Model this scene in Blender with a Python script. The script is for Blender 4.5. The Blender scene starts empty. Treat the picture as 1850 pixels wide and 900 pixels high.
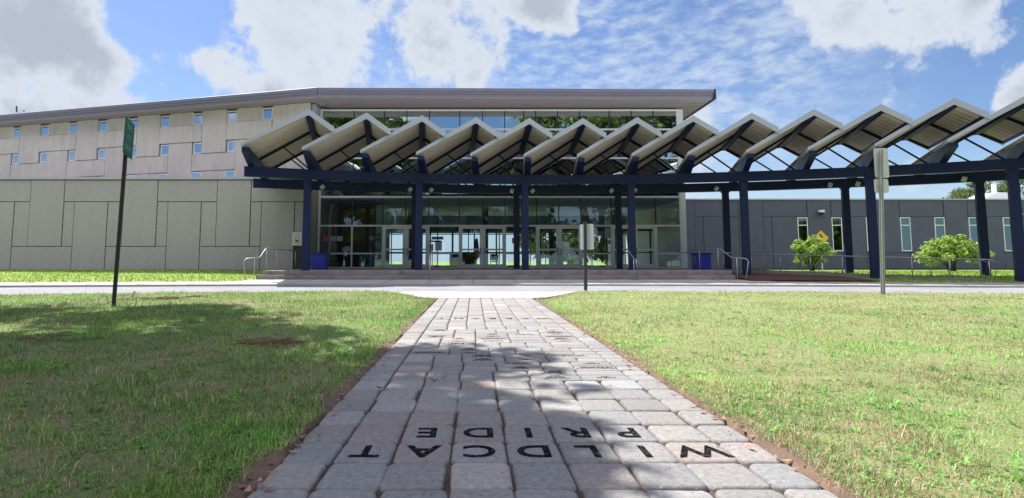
import bpy, math, random
import numpy as np
from mathutils import Vector, Matrix
random.seed(7); RNG = np.random.default_rng(11)
S = bpy.context.scene
COL = S.collection
R = math.radians
# ------------------------------------------------------------------ camera
PITCH = math.atan(.0855)
FPX, CX, CY, W, H = 1000.0, 857.0, 386.0, 1850.0, 900.0
CAMZ = .95
cam_d = bpy.data.cameras.new('camera'); cam = bpy.data.objects.new('camera', cam_d); COL.objects.link(cam)
cam.location = (0, 0, CAMZ); cam.rotation_euler = (math.pi/2 + PITCH, 0, 0)
cam_d.sensor_fit = 'HORIZONTAL'; cam_d.sensor_width = 36; cam_d.lens = 36*FPX/W
cam_d.shift_x = (W/2-CX)/W; cam_d.shift_y = -(H/2-CY)/W
cam_d.clip_start = .05; cam_d.clip_end = 3000
S.camera = cam
ST, CT = math.sin(PITCH), math.cos(PITCH)
def pray(px, py):
    u, v = px-CX, CY-py
    return u, FPX*CT - v*ST, FPX*ST + v*CT
def P(px, py, Y):
    a, b, c = pray(px, py); k = Y/b
    return Vector((a*k, Y, CAMZ + c*k))
def G(px, py, z=0):
    a, b, c = pray(px, py); k = (z-CAMZ)/c
    return Vector((a*k, b*k, z))
# ------------------------------------------------------------------ light
SUN_EL, SUN_AZ = R(55), R(47)          # azimuth: turned from -X towards +Y
sdir = Vector((-math.cos(SUN_EL)*math.cos(SUN_AZ), math.cos(SUN_EL)*math.sin(SUN_AZ), math.sin(SUN_EL)))
sd = bpy.data.lights.new('sun', 'SUN'); sd.energy = 4.9; sd.angle = R(.5); sd.color = (1, .955, .88)
sun = bpy.data.objects.new('sun', sd); COL.objects.link(sun)
sun.rotation_euler = sdir.to_track_quat('Z', 'Y').to_euler(); sun.location = (-20, 20, 40)
S.view_settings.view_transform = 'Standard'; S.view_settings.look = 'None'
S.view_settings.exposure = 1.0; S.view_settings.gamma = 1
wd = bpy.data.worlds.new('World'); S.world = wd; wd.use_nodes = True
nt = wd.node_tree; nt.nodes.clear()
def N(t, nt_=None, **kw):
    n = (nt_ or nt).nodes.new(t)
    for k, v in kw.items():
        if k == 'inp':
            for a, b in v.items(): n.inputs[a].default_value = b
        else: setattr(n, k, v)
    return n
def build_sky():
    L = nt.links.new
    out = N('ShaderNodeOutputWorld'); bg = N('ShaderNodeBackground'); bg.inputs[1].default_value = .12
    sky = N('ShaderNodeTexSky', sky_type='NISHITA', sun_disc=False, sun_elevation=SUN_EL,
            sun_rotation=math.atan2(sdir.x, sdir.y), altitude=200, air_density=1.0, dust_density=.6, ozone_density=1.6)
    tc = N('ShaderNodeTexCoord'); D = tc.outputs['Generated']
    def noise(sc, det, rough, vec=D, dist=0.):
        n = N('ShaderNodeTexNoise', inp={'Scale': sc, 'Detail': det, 'Roughness': rough, 'Distortion': dist}); L(vec, n.inputs['Vector']); return n.outputs['Fac']
    def m(op, a, b=None, c=None, clamp=False):
        n = N('ShaderNodeMath', operation=op, use_clamp=clamp)
        for i, v in enumerate((a, b, c)):
            if v is None: continue
            if isinstance(v, (int, float)): n.inputs[i].default_value = v
            else: L(v, n.inputs[i])
        return n.outputs[0]
    def mr(v, a, b, c=0., d=1.):
        n = N('ShaderNodeMapRange', interpolation_type='SMOOTHSTEP', inp={1: a, 2: b, 3: c, 4: d}); L(v, n.inputs[0]); return n.outputs[0]
    def blob(px, py, rad, soft=1.0):
        d = Vector(pray(px, py)).normalized()
        n = N('ShaderNodeVectorMath', operation='DISTANCE'); L(D, n.inputs[0]); n.inputs[1].default_value = d
        return mr(n.outputs['Value'], 0, rad*1.25, 1, 0)
    big = None
    for (px, py, r_, a) in [(0, 130, .40, .62), (190, 170, .26, .50), (60, 20, .26, .50), (330, 160, .12, .36), (560, 50, .26, .60), (720, 30, .24, .52), (430, 90, .18, .46), (620, 150, .2, .42),
                         (800, 90, .2, .34), (985, 5, .085, .52), (1470, 0, .07, .47), (1560, 5, .12, .52), (1660, 0, .14, .50), (1750, -10, .10, .48), (1862, 175, .045, .50), (1930, 150, .08, .55), (850, 148, .055, .40),
                         (1300, 330, .25, .25), (1500, 400, .3, .2)]:
        b = m('MULTIPLY', blob(px, py, r_), a)
        big = b if big is None else m('MAXIMUM', big, b)
    # clouds behind the camera for reflections; brighter high ones added to lift the shade
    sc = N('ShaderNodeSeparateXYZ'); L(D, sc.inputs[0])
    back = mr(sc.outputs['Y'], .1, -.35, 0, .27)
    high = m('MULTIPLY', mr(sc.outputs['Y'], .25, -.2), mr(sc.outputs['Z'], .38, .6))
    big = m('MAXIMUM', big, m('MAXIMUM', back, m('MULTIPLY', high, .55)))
    n1 = noise(4.6, 9, .60, dist=.25)
    n2 = noise(15., 8, .62)
    base = m('ADD', m('MULTIPLY', n1, 1.15), m('MULTIPLY', n2, .66))
    dens = m('ADD', base, big)
    cum = mr(dens, 1.17, 1.31)
    thick = mr(dens, 1.22, 1.60)
    # thin mackerel cloud, centre to right
    wsp = N('ShaderNodeMapping', inp={'Scale': (1, 1, 2.3), 'Rotation': (0, .35, 0)}); L(D, wsp.inputs[0])
    w1 = noise(30, 6, .62, wsp.outputs[0], .15); w2 = noise(4, 4, .6, wsp.outputs[0])
    wm = None
    for (px, py, r_) in [(1120, 60, .32), (1000, 120, .25), (1260, 150, .3), (1380, 110, .18), (850, 60, .3)]:
        b = blob(px, py, r_); wm = b if wm is None else m('MAXIMUM', wm, b)
    wi = m('MULTIPLY', mr(m('ADD', m('MULTIPLY', w1, .55), m('MULTIPLY', w2, .5)), .37, .68), wm)
    wi = m('MULTIPLY', wi, .95)
    cd = noise(3.3, 6, .6, dist=.3)
    shade = mr(m('MULTIPLY', thick, mr(cd, .38, .60, .35, 1.)), 0., 1.)
    white = N('ShaderNodeRGB'); white.outputs[0].default_value = (3.0, 3.25, 3.65, 1)
    grey = N('ShaderNodeRGB'); grey.outputs[0].default_value = (2.0, 2.2, 2.65, 1)
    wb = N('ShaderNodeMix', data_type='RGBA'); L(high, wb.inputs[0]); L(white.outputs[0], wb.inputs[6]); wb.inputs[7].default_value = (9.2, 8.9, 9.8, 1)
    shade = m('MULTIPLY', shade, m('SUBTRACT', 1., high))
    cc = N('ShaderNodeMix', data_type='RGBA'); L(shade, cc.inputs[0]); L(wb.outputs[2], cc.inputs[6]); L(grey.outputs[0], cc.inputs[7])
    tint = N('ShaderNodeMix', data_type='RGBA', blend_type='MULTIPLY'); tint.inputs[0].default_value = 1
    L(sky.outputs[0], tint.inputs[6]); tint.inputs[7].default_value = (.46, .51, .61, 1)
    mx0 = N('ShaderNodeMix', data_type='RGBA'); L(wi, mx0.inputs[0]); L(tint.outputs[2], mx0.inputs[6]); mx0.inputs[7].default_value = (2.7, 3.15, 3.8, 1)
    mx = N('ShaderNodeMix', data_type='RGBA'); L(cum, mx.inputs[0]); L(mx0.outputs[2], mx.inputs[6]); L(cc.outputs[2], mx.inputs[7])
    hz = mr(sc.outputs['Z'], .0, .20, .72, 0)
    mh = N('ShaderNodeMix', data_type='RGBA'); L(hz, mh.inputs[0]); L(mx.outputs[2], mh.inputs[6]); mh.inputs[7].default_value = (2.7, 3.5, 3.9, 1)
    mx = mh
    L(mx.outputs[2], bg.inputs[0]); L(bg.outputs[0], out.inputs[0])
build_sky()
# ------------------------------------------------------------------ materials
MATS = {}
def mat(name, col, rough=.7, metal=0., var=.0, scale=3., bump=0., bscale=40., col2=None, streak=0., spec=None, thr=(.35, .65), detail=6, attr=False, trans=0.):
    if name in MATS: return MATS[name]
    mt = bpy.data.materials.new(name); mt.use_nodes = True; n_ = mt.node_tree; L = n_.links.new
    b = n_.nodes['Principled BSDF']; b.inputs['Roughness'].default_value = rough; b.inputs['Metallic'].default_value = metal
    if spec is not None: b.inputs['Specular IOR Level'].default_value = spec
    c = (*col, 1)
    b.inputs['Base Color'].default_value = c
    tc = N('ShaderNodeTexCoord', n_); geo = N('ShaderNodeNewGeometry', n_)
    cur = None
    if attr:
        a = N('ShaderNodeVertexColor', n_, layer_name='tint'); cur = a.outputs[0]
        mm = N('ShaderNodeMix', n_, data_type='RGBA', blend_type='MULTIPLY'); mm.inputs[0].default_value = 1
        mm.inputs[6].default_value = c; L(cur, mm.inputs[7]); cur = mm.outputs[2]
    if var or col2:
        nz = N('ShaderNodeTexNoise', n_, inp={'Scale': scale, 'Detail': detail, 'Roughness': .65}); L(geo.outputs['Position'], nz.inputs['Vector'])
        mr = N('ShaderNodeMapRange', n_, inp={1: thr[0], 2: thr[1]}); L(nz.outputs['Fac'], mr.inputs[0])
        mx = N('ShaderNodeMix', n_, data_type='RGBA'); L(mr.outputs[0], mx.inputs[0])
        c2 = col2 or tuple(x*(1-var) for x in col)
        if cur is not None and col2 is None:
            m2 = N('ShaderNodeMix', n_, data_type='RGBA', blend_type='MULTIPLY'); m2.inputs[0].default_value = 1
            L(cur, m2.inputs[6]); m2.inputs[7].default_value = (1-var, 1-var, 1-var, 1)
            L(cur, mx.inputs[6]); L(m2.outputs[2], mx.inputs[7])
        else:
            if cur is not None: L(cur, mx.inputs[6])
            else: mx.inputs[6].default_value = c
            mx.inputs[7].default_value = (*c2, 1)
        cur = mx.outputs[2]
    if streak:
        mp = N('ShaderNodeMapping', n_, inp={'Scale': (2.2, 2.2, .22)}); L(geo.outputs['Position'], mp.inputs[0])
        nz = N('ShaderNodeTexNoise', n_, inp={'Scale': 1.6, 'Detail': 8, 'Roughness': .7}); L(mp.outputs[0], nz.inputs['Vector'])
        mr = N('ShaderNodeMapRange', n_, inp={1: .42, 2: .72, 3: 0, 4: streak}); L(nz.outputs['Fac'], mr.inputs[0])
        mx = N('ShaderNodeMix', n_, data_type='RGBA', blend_type='MULTIPLY'); L(mr.outputs[0], mx.inputs[0])
        if cur is not None: L(cur, mx.inputs[6])
        else: mx.inputs[6].default_value = c
        mx.inputs[7].default_value = (.42, .4, .38, 1); cur = mx.outputs[2]
    if cur is not None: L(cur, b.inputs['Base Color'])
    if bump:
        nz = N('ShaderNodeTexNoise', n_, inp={'Scale': bscale, 'Detail': 5, 'Roughness': .65}); L(geo.outputs['Position'], nz.inputs['Vector'])
        bp = N('ShaderNodeBump', n_, inp={'Strength': 1., 'Distance': bump}); L(nz.outputs['Fac'], bp.inputs['Height']); L(bp.outputs[0], b.inputs['Normal'])
    if trans:
        tr = N('ShaderNodeBsdfTranslucent', n_); ms = N('ShaderNodeMixShader', n_); ms.inputs[0].default_value = trans
        L(cur, tr.inputs[0]) if cur is not None else None
        if cur is None: tr.inputs[0].default_value = c
        L(b.outputs[0], ms.inputs[1]); L(tr.outputs[0], ms.inputs[2]); L(ms.outputs[0], n_.nodes['Material Output'].inputs[0])
    MATS[name] = mt; return mt
def glass(name, tint, fac, gcol=(.9, .95, 1), rough=.0, wob=0.):
    mt = bpy.data.materials.new(name); mt.use_nodes = True; n_ = mt.node_tree; L = n_.links.new; n_.nodes.clear()
    o = N('ShaderNodeOutputMaterial', n_); t = N('ShaderNodeBsdfTransparent', n_, inp={0: (*tint, 1)})
    g = N('ShaderNodeBsdfGlossy', n_, inp={0: (*gcol, 1), 'Roughness': rough}); ms = N('ShaderNodeMixShader', n_); ms.inputs[0].default_value = fac
    if wob:
        geo = N('ShaderNodeNewGeometry', n_)
        nz = N('ShaderNodeTexNoise', n_, inp={'Scale': .7, 'Detail': 1}); L(geo.outputs['Position'], nz.inputs['Vector'])
        bp = N('ShaderNodeBump', n_, inp={'Strength': 1, 'Distance': wob}); L(nz.outputs['Fac'], bp.inputs['Height']); L(bp.outputs[0], g.inputs['Normal'])
    L(t.outputs[0], ms.inputs[1]); L(g.outputs[0], ms.inputs[2]); L(ms.outputs[0], o.inputs[0]); MATS[name] = mt; return mt
M_WING = mat('precast_concrete', (.53, .48, .465), .85, var=.14, scale=.5, streak=.3, bump=.004, bscale=30)
M_WALL = mat('aggregate_concrete', (.365, .355, .35), .9, var=.16, scale=9, streak=.12, bump=.012, bscale=45)
M_DARKWALL = mat('painted_concrete', (.085, .092, .14), .75, var=.12, scale=1.2, streak=.2, bump=.004, bscale=50)
M_JOINT = mat('joint_sealant', (.05, .05, .05), .9)
M_COPING = mat('coping_metal', (.42, .42, .45), .45, metal=.3, var=.1)
M_FASCIA = mat('roof_fascia', (.15, .145, .20), .5, var=.1, scale=1)
M_SOFFIT = mat('soffit_board', (.27, .235, .25), .7, var=.06)
M_ALU = mat('anodised_frame', (.74, .74, .80), .45, metal=.0)
M_MULL = mat('dark_mullion', (.03, .035, .045), .4)
M_BLUE = mat('navy_steel', (.003, .012, .065), .45, var=.25, scale=6, spec=.4)
M_DECK = mat('corrugated_deck', (.64, .56, .49), .5, var=.10, metal=.0, scale=2.5)
M_TRIM = mat('edge_trim', (.42, .46, .52), .45, metal=.2)
M_STEEL = mat('galvanised_steel', (.42, .43, .45), .45, metal=.6, var=.2, scale=9)
M_CONC = mat('sidewalk_concrete', (.37, .36, .345), .85, var=.2, scale=1.5, bump=.003, bscale=60)
M_STEP = mat('step_concrete', (.27, .235, .23), .85, var=.4, scale=1.8, bump=.003, bscale=50)
M_ROAD = mat('worn_asphalt', (.235, .237, .26), .9, var=.32, scale=.7, thr=(.42, .75), bump=.006, bscale=70)
M_DIRT = mat('red_soil', (.19, .12, .085), .95, col2=(.09, .065, .045), scale=6, bump=.02, bscale=14)
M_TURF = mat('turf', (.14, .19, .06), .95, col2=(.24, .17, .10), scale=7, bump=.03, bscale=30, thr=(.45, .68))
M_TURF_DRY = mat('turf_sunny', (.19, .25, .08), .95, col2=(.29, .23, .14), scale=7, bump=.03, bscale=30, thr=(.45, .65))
M_BANK = mat('bank_turf', (.18, .28, .05), .95, col2=(.24, .28, .08), scale=3, bump=.05, bscale=12)
M_BARK = mat('bark', (.12, .09, .07), .9, var=.4, scale=12, bump=.03, bscale=20)
# ------------------------------------------------------------------ mesh helpers
class MB:
    def __init__(s): s.v = []; s.f = []
    def add(s, vs, fs):
        o = len(s.v); s.v += [tuple(v) for v in vs]; s.f += [tuple(i+o for i in f) for f in fs]; return s
    def box(s, x0, x1, y0, y1, z0, z1):
        return s.add([(x0,y0,z0),(x1,y0,z0),(x1,y1,z0),(x0,y1,z0),(x0,y0,z1),(x1,y0,z1),(x1,y1,z1),(x0,y1,z1)],
                     [(0,3,2,1),(4,5,6,7),(0,1,5,4),(1,2,6,5),(2,3,7,6),(3,0,4,7)])
    def obox(s, o, ax, ay, az, x0, x1, y0, y1, z0, z1):
        o, ax, ay, az = map(Vector, (o, ax, ay, az))
        vs = [o+ax*x+ay*y+az*z for x, y, z in [(x0,y0,z0),(x1,y0,z0),(x1,y1,z0),(x0,y1,z0),(x0,y0,z1),(x1,y0,z1),(x1,y1,z1),(x0,y1,z1)]]
        return s.add(vs, [(0,3,2,1),(4,5,6,7),(0,1,5,4),(1,2,6,5),(2,3,7,6),(3,0,4,7)])
    def beam(s, p, q, w, h, up=(0,0,1)):
        p, q = Vector(p), Vector(q); d = q-p; l = d.length; d.normalize()
        up = Vector(up); sx = d.cross(up)
        if sx.length < 1e-4: sx = d.cross(Vector((0,1,0)))
        sx.normalize(); uz = sx.cross(d)
        return s.obox(p, d, sx, uz, 0, l, -w/2, w/2, -h/2, h/2)
    def tube(s, pts, r, n=8, cap=True, radii=None):
        pts = [Vector(p) for p in pts]; rings = []
        for i, p in enumerate(pts):
            d = (pts[min(i+1, len(pts)-1)]-pts[max(i-1, 0)]).normalized()
            a = d.cross(Vector((0,0,1)));
            if a.length < 1e-3: a = d.cross(Vector((0,1,0)))
            a.normalize(); b = a.cross(d); rr = radii[i] if radii else r
            rings.append([p+(a*math.cos(t)+b*math.sin(t))*rr for t in [2*math.pi*k/n for k in range(n)]])
        vs = [v for rg in rings for v in rg]; fs = []
        for i in range(len(rings)-1):
            for k in range(n):
                fs.append((i*n+k, i*n+(k+1)%n, (i+1)*n+(k+1)%n, (i+1)*n+k))
        if cap: fs += [tuple(range(n)), tuple(range((len(rings)-1)*n, len(rings)*n))[::-1]]
        return s.add(vs, fs)
    def prism(s, poly, ext):
        n = len(poly); ext = Vector(ext); a = [Vector(p) for p in poly]; b = [p+ext for p in a]
        return s.add(a+b, [tuple(range(n))[::-1], tuple(range(n, 2*n))]+[(i, (i+1)%n, n+(i+1)%n, n+i) for i in range(n)])
    def rot(s, loc, rz, rx=0, ry=0):
        m = Matrix.Translation(loc) @ Matrix.Rotation(rz, 4, 'Z') @ Matrix.Rotation(rx, 4, 'X') @ Matrix.Rotation(ry, 4, 'Y')
        s.v = [tuple(m @ Vector(v)) for v in s.v]; return s
    def build(s, name, m, parent=None, bevel=0., smooth=False):
        me = bpy.data.meshes.new(name); org = WL.get(parent.name, Vector((0,0,0))) if parent else Vector((0,0,0))
        me.from_pydata([(x-org.x, y-org.y, z-org.z) for x, y, z in s.v], [], s.f); me.update()
        import bmesh
        bm = bmesh.new(); bm.from_mesh(me); bmesh.ops.recalc_face_normals(bm, faces=bm.faces); bm.to_mesh(me); bm.free()
        o = bpy.data.objects.new(name, me); COL.objects.link(o); me.materials.append(m)
        if smooth: me.polygons.foreach_set('use_smooth', [True]*len(me.polygons))
        if parent: o.parent = parent; WL[o.name] = org
        if bevel:
            b = o.modifiers.new('bevel', 'BEVEL'); b.width = bevel; b.segments = 2; b.limit_method = 'ANGLE'
        return o
WL = {}
def tag(o, label=None, cat=None, group=None, kind=None):
    if label: o['label'] = label
    if cat: o['category'] = cat
    if group: o['group'] = group
    if kind: o['kind'] = kind
    return o
def empty(name, loc, label, cat, group=None, rz=0):
    o = bpy.data.objects.new(name, None); COL.objects.link(o); o.location = loc; o.rotation_euler = (0, 0, rz)
    WL[o.name] = Vector(loc); o.empty_display_size = .2
    return tag(o, label, cat, group)
def struct(o): o['kind'] = 'structure'; return o
def mesh_np(name, V, F, m, parent=None, tint=None, smooth=False):
    """V (n,3), F (m,k) uniform polygons"""
    me = bpy.data.meshes.new(name); nv, (nf, k) = len(V), F.shape
    me.vertices.add(nv); me.vertices.foreach_set('co', np.ascontiguousarray(V, dtype=np.float32).ravel())
    me.loops.add(nf*k); me.loops.foreach_set('vertex_index', F.astype(np.int32).ravel())
    me.polygons.add(nf); me.polygons.foreach_set('loop_start', np.arange(0, nf*k, k, dtype=np.int32))
    me.polygons.foreach_set('loop_total', np.full(nf, k, np.int32))
    if smooth: me.polygons.foreach_set('use_smooth', np.ones(nf, bool))
    if tint is not None:
        ca = me.color_attributes.new('tint', 'FLOAT_COLOR', 'POINT')
        c = np.ones((nv, 4), np.float32); c[:, :3] = tint; ca.data.foreach_set('color', c.ravel())
    me.update(); me.validate()
    o = bpy.data.objects.new(name, me); COL.objects.link(o); me.materials.append(m)
    if parent: o.parent = parent
    return o
def vnoise(x, y, seed=0):
    """smooth value noise"""
    xi, yi = np.floor(x).astype(int), np.floor(y).astype(int); fx, fy = x-xi, y-yi
    fx = fx*fx*(3-2*fx); fy = fy*fy*(3-2*fy)
    def h(a, b):
        n = (a*374761393 + b*668265263 + seed*974634777) & 0xffffffff
        n = ((n ^ (n >> 13))*1274126177) & 0xffffffff
        return ((n ^ (n >> 16)) & 0xffff)/65535.
    return (h(xi,yi)*(1-fx)+h(xi+1,yi)*fx)*(1-fy)+(h(xi,yi+1)*(1-fx)+h(xi+1,yi+1)*fx)*fy
def fbm(x, y, seed=0): return (vnoise(x,y,seed)*.5+vnoise(x*2.1,y*2.1,seed+1)*.3+vnoise(x*4.3,y*4.3,seed+2)*.2)
def text_mesh(body, size, m, name, mat4, parent=None, ext=.001, xs=1.0, align='CENTER', space=1., bold=0.):
    cu = bpy.data.curves.new(name, 'FONT'); cu.body = body; cu.size = size; cu.extrude = ext; cu.align_x = align; cu.align_y = 'CENTER'; cu.space_line = space; cu.offset = bold
    t = bpy.data.objects.new(name, cu); me = bpy.data.meshes.new_from_object(t)
    bpy.data.objects.remove(t)
    me.name = name
    org = WL.get(parent.name, Vector((0,0,0))) if parent else Vector((0,0,0))
    me.transform(Matrix.Translation(-org) @ mat4 @ Matrix.Diagonal((xs,1,1,1)))
    o = bpy.data.objects.new(name, me); COL.objects.link(o); me.materials.clear(); me.materials.append(m)
    if parent: o.parent = parent; WL[o.name] = org
    return o
def copy_tree(o, parent=None):
    c = o.copy(); COL.objects.link(c); c.parent = parent
    for ch in [x for x in o.children]: copy_tree(ch, c)
    return c
# ------------------------------------------------------------------ ground
def ynear(x): return 17.25 - (x*x/75. if x < 0 else x*x/170.)
def ykerb(x): return 22.0 - x*x/(230. if abs(x) < 20 else 260.)
DECKZ = .49
def terr(x, y):
    if -9.9 < x < 12.9 and y < 36: return -.1
    yk = ykerb(x)+3.
    t = min(max((y-yk)/6.5, 0), 1)
    return .04 + t*(.38 if x < 0 else .26)
def sheet(name, xs, y0f, y1f, zf, m, ny=8, kind='structure'):
    V, F = [], []
    for i, x in enumerate(xs):
        a, b = y0f(x), y1f(x)
        for j in range(ny+1):
            y = a+(b-a)*j/ny; V.append((x, y, zf(x, y)))
    for i in range(len(xs)-1):
        for j in range(ny):
            a = i*(ny+1)+j; F.append((a, a+ny+1, a+ny+2, a+1))
    o = MB(); o.v, o.f = V, F
    o = o.build(name, m, smooth=True); o['kind'] = kind; return o
struct(MB().add([(-600,-600,-.12),(600,-600,-.12),(600,900,-.12),(-600,900,-.12)], [(0,1,2,3)]).build('ground', M_BANK))
xs = list(np.arange(-46, 46.1, 1.))
sheet('road', xs, lambda x: ynear(x)-1.2, ykerb, lambda x, y: -.03, M_ROAD, 6)
# sidewalk with kerb
def sidewalk():
    mb = MB(); xx = list(np.arange(-46, 46.1, 1.))
    prof = lambda x: [(ykerb(x), -.04), (ykerb(x)+.004, .04), (ykerb(x)+.02, .05), (ykerb(x)+2.9, .05), (ykerb(x)+2.92, -.02)]
    n = 5
    for x in xx: mb.v += [(x, y, z) for y, z in prof(x)]
    for i in range(len(xx)-1):
        for j in range(n-1): a = i*n+j; mb.f.append((a, a+n, a+n+1, a+1))
    o = struct(mb.build('sidewalk', M_CONC))
    struct(MB().prism([(-10.3, 23.0, -.1), (-10.3, 23.0, .052), (-10.3, 26.3, .105), (-10.3, 26.3, -.1)], (23.3, 0, 0)).build('pavement', M_CONC))
    j = MB()
    for x in np.arange(-44, 44, 1.83):
        k = ykerb(x); j.box(x-.008, x+.008, k+.03, k+(.9 if -10 < x < 12.8 else 2.88), .03, .0585)
        if -10 < x < 12.8: j.prism([(x-.01, 23.0, .0), (x-.01, 23.0, .056), (x-.01, 25.7, .0995), (x-.01, 25.7, .0)], (.02, 0, 0))
    j.build('joint_lines', M_JOINT, o)
sidewalk()
# terrain behind the sidewalk, leaving the deck free is not needed (deck stands on it)
sheet('grass_bank', sorted(list(np.arange(-46, 46.1, 1.))+[-9.92, -9.88, 12.88, 12.92]), lambda x: ykerb(x)+2.9, lambda x: 44, terr, M_BANK, 24)
PX0, PX1 = -.93, 1.485            # path edges
YEND = 14.35
def lawn(side):
    V, F = [], []
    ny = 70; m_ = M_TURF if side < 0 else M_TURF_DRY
    xx = [PX0-.0, PX0-.12, PX0-.35] + list(np.arange(PX0-.7, -30, -.5)) if side < 0 else [PX1, PX1+.12, PX1+.35] + list(np.arange(PX1+.7, 32, .5))
    for x in xx:
        # flare beside the apron
        def edge(y):
            if y > 13.6:
                k = min((y-13.6)/3.6, 1); return (-.30 - 1.5*k**1.2 if side < 0 else .3+1.35*k**1.2)*(1 if k > 0 else 0)
            return 0
        for j in range(ny+1):
            y = -1. + (ynear(x)+1.)*j/ny
            e = edge(y) * max(0., 1-abs(x-(PX0 if side < 0 else PX1))/4.)
            xq = x+e
            d = abs(x-(PX0 if side < 0 else PX1))
            z = -.02 + .05*min(d/.4, 1)*(.7+.6*fbm(np.array(x*1.3), np.array(y*1.3), 5).item())
            if d < .05: z = -.04
            if j == ny: z = -.05
            V.append((xq, y, z))
    for i in range(len(xx)-1):
        for j in range(ny):
            a = i*(ny+1)+j; F.append((a, a+ny+1, a+ny+2, a+1))
    o = MB(); o.v, o.f = V, F
    return struct(o.build('lawn', m_, smooth=True))
# soil strip beside and under the path
struct(MB().box(PX0-.02, PX1+.02, -1.5, YEND+.3, -.10, -.022).build('soil_bed', mat('joint_soil', (.05, .034, .028), .95, col2=(.10, .06, .045), scale=20, bump=.01)))
def soil_strip(sd):
    mb = MB(); ys = np.arange(-1, 17.3, .06); x0 = PX0 if sd < 0 else PX1
    for y in ys:
        k = min(max((y-13.6)/3.6, 0), 1); e0 = (0.0 if y < 13.6 else .30+1.45*k**1.2)
        w = max(0, fbm(np.array(y*1.3), np.array(sd*3.), 9).item()-.44)*(.40 if sd < 0 else .18)+.05*fbm(np.array(y*9.), np.array(2.), 3).item()-.02
        mb.v += [(x0+sd*(e0-.005), y, -.012), (x0+sd*(e0+w*.6), y, .022), (x0+sd*(e0+w+.05), y, .018), (x0+sd*(e0+w+.12), y, -.03)]
    n = len(ys)
    for i in range(n-1):
        for j in range(3): a = i*4+j; mb.f.append((a, a+4, a+5, a+1))
    struct(mb.build('soil_strip', M_DIRT, smooth=True))
soil_strip(-1); soil_strip(1)
lawn(-1); lawn(1)
# concrete apron between path and road
M_APRON = mat('apron_concrete', (.33, .325, .32), .85, var=.15, scale=2, bump=.003, bscale=50)
ap = MB(); ap.prism([(PX0-.3, YEND+.01, -.04), (PX1+.3, YEND+.01, -.04), (PX1+2.6, 17.6, -.04), (PX0-2.8, 17.6, -.04)], (0, 0, .03))
struct(ap.build('apron', M_APRON))
M_KERBSTONE = mat('kerb_concrete', (.46, .43, .38), .85, var=.2, scale=3)
kb = MB()
kb.beam((PX1+.25, 14.3, -.01), (PX1+1.75, 17.3, -.01), .16, .06); kb.beam((PX0-.27, 14.3, -.01), (PX0-1.9, 17.2, -.01), .16, .06)
kb.beam((PX0-.2, YEND+.06, -.022), (PX1+.2, YEND+.06, -.022), .12, .05)
struct(kb.build('flush_kerb', M_KERBSTONE))
# ------------------------------------------------------------------ paver path
PITCHX = .282
colx = [-.93, -.682, -.400, -.115, .165, .435, .712, .992, 1.275, 1.485]
tiles = []   # x0,x1,y0,y1,flat
def g_y(py): return G(857, py, 0).y
YW0, YP0 = g_y(834.2), g_y(797.0)      # near edge of the two lettered rows
D = YP0-YW0
y = YW0-7*D; rowsY = []
while y < YP0+5.0*D: rowsY.append((y, y+D)); y += D
ymix0 = y
for ri, (a, b) in enumerate(rowsY):
    lettered = abs(a-YW0) < .01 or abs(a-YP0) < .01
    sh = 0
    for i in range(9):
        jx = 0 if lettered else random.uniform(-.012, .012)
        tiles.append([colx[i]+ (jx if i else 0), colx[i+1] + (jx if i < 8 else 0), a, b, lettered])
# mixed sizes
ymix1 = g_y(588); plaques = []
y = ymix0
while y < ymix1-.1:
    # a course 2h deep made of single slabs and stacked pairs
    h = D*.68
    x = colx[1]; tiles.append([colx[0], colx[1], y, y+h, False]); tiles.append([colx[0], colx[1], y+h, y+2*h, False])
    while x < colx[8]-.05:
        w = random.choice([.28, .28, .42, .42, .3]); 
        if colx[8]-x-w < .2: w = colx[8]-x
        t = random.random()
        if t < .22 and w < .35: tiles.append([x, x+w, y, y+2*h, False])
        else:
            for q in range(2):
                if w > .5 and random.random() < .6:
                    s_ = random.choice([.35, .5, .65]); tiles.append([x, x+w*s_, y+q*h, y+q*h+h, False]); tiles.append([x+w*s_, x+w, y+q*h, y+q*h+h, False])
                else:
                    tiles.append([x, x+w, y+q*h, y+q*h+h, False])
                    if w > .36 and random.random() < .7: plaques.append((x+w/2, y+q*h+h/2, w, h)); tiles[-1][4] = True
        x += w
    tiles.append([colx[8], colx[9], y, y+h, False]); tiles.append([colx[8], colx[9], y+h, y+2*h, False])
    y += 2*h
yfar = None
while y < YEND-.02:
    b = min(y+D, YEND)
    for i in range(9): tiles.append([colx[i], colx[i+1], y, b, False])
    if yfar is None and y > g_y(578): yfar = y+D/2
    y = b
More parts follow.
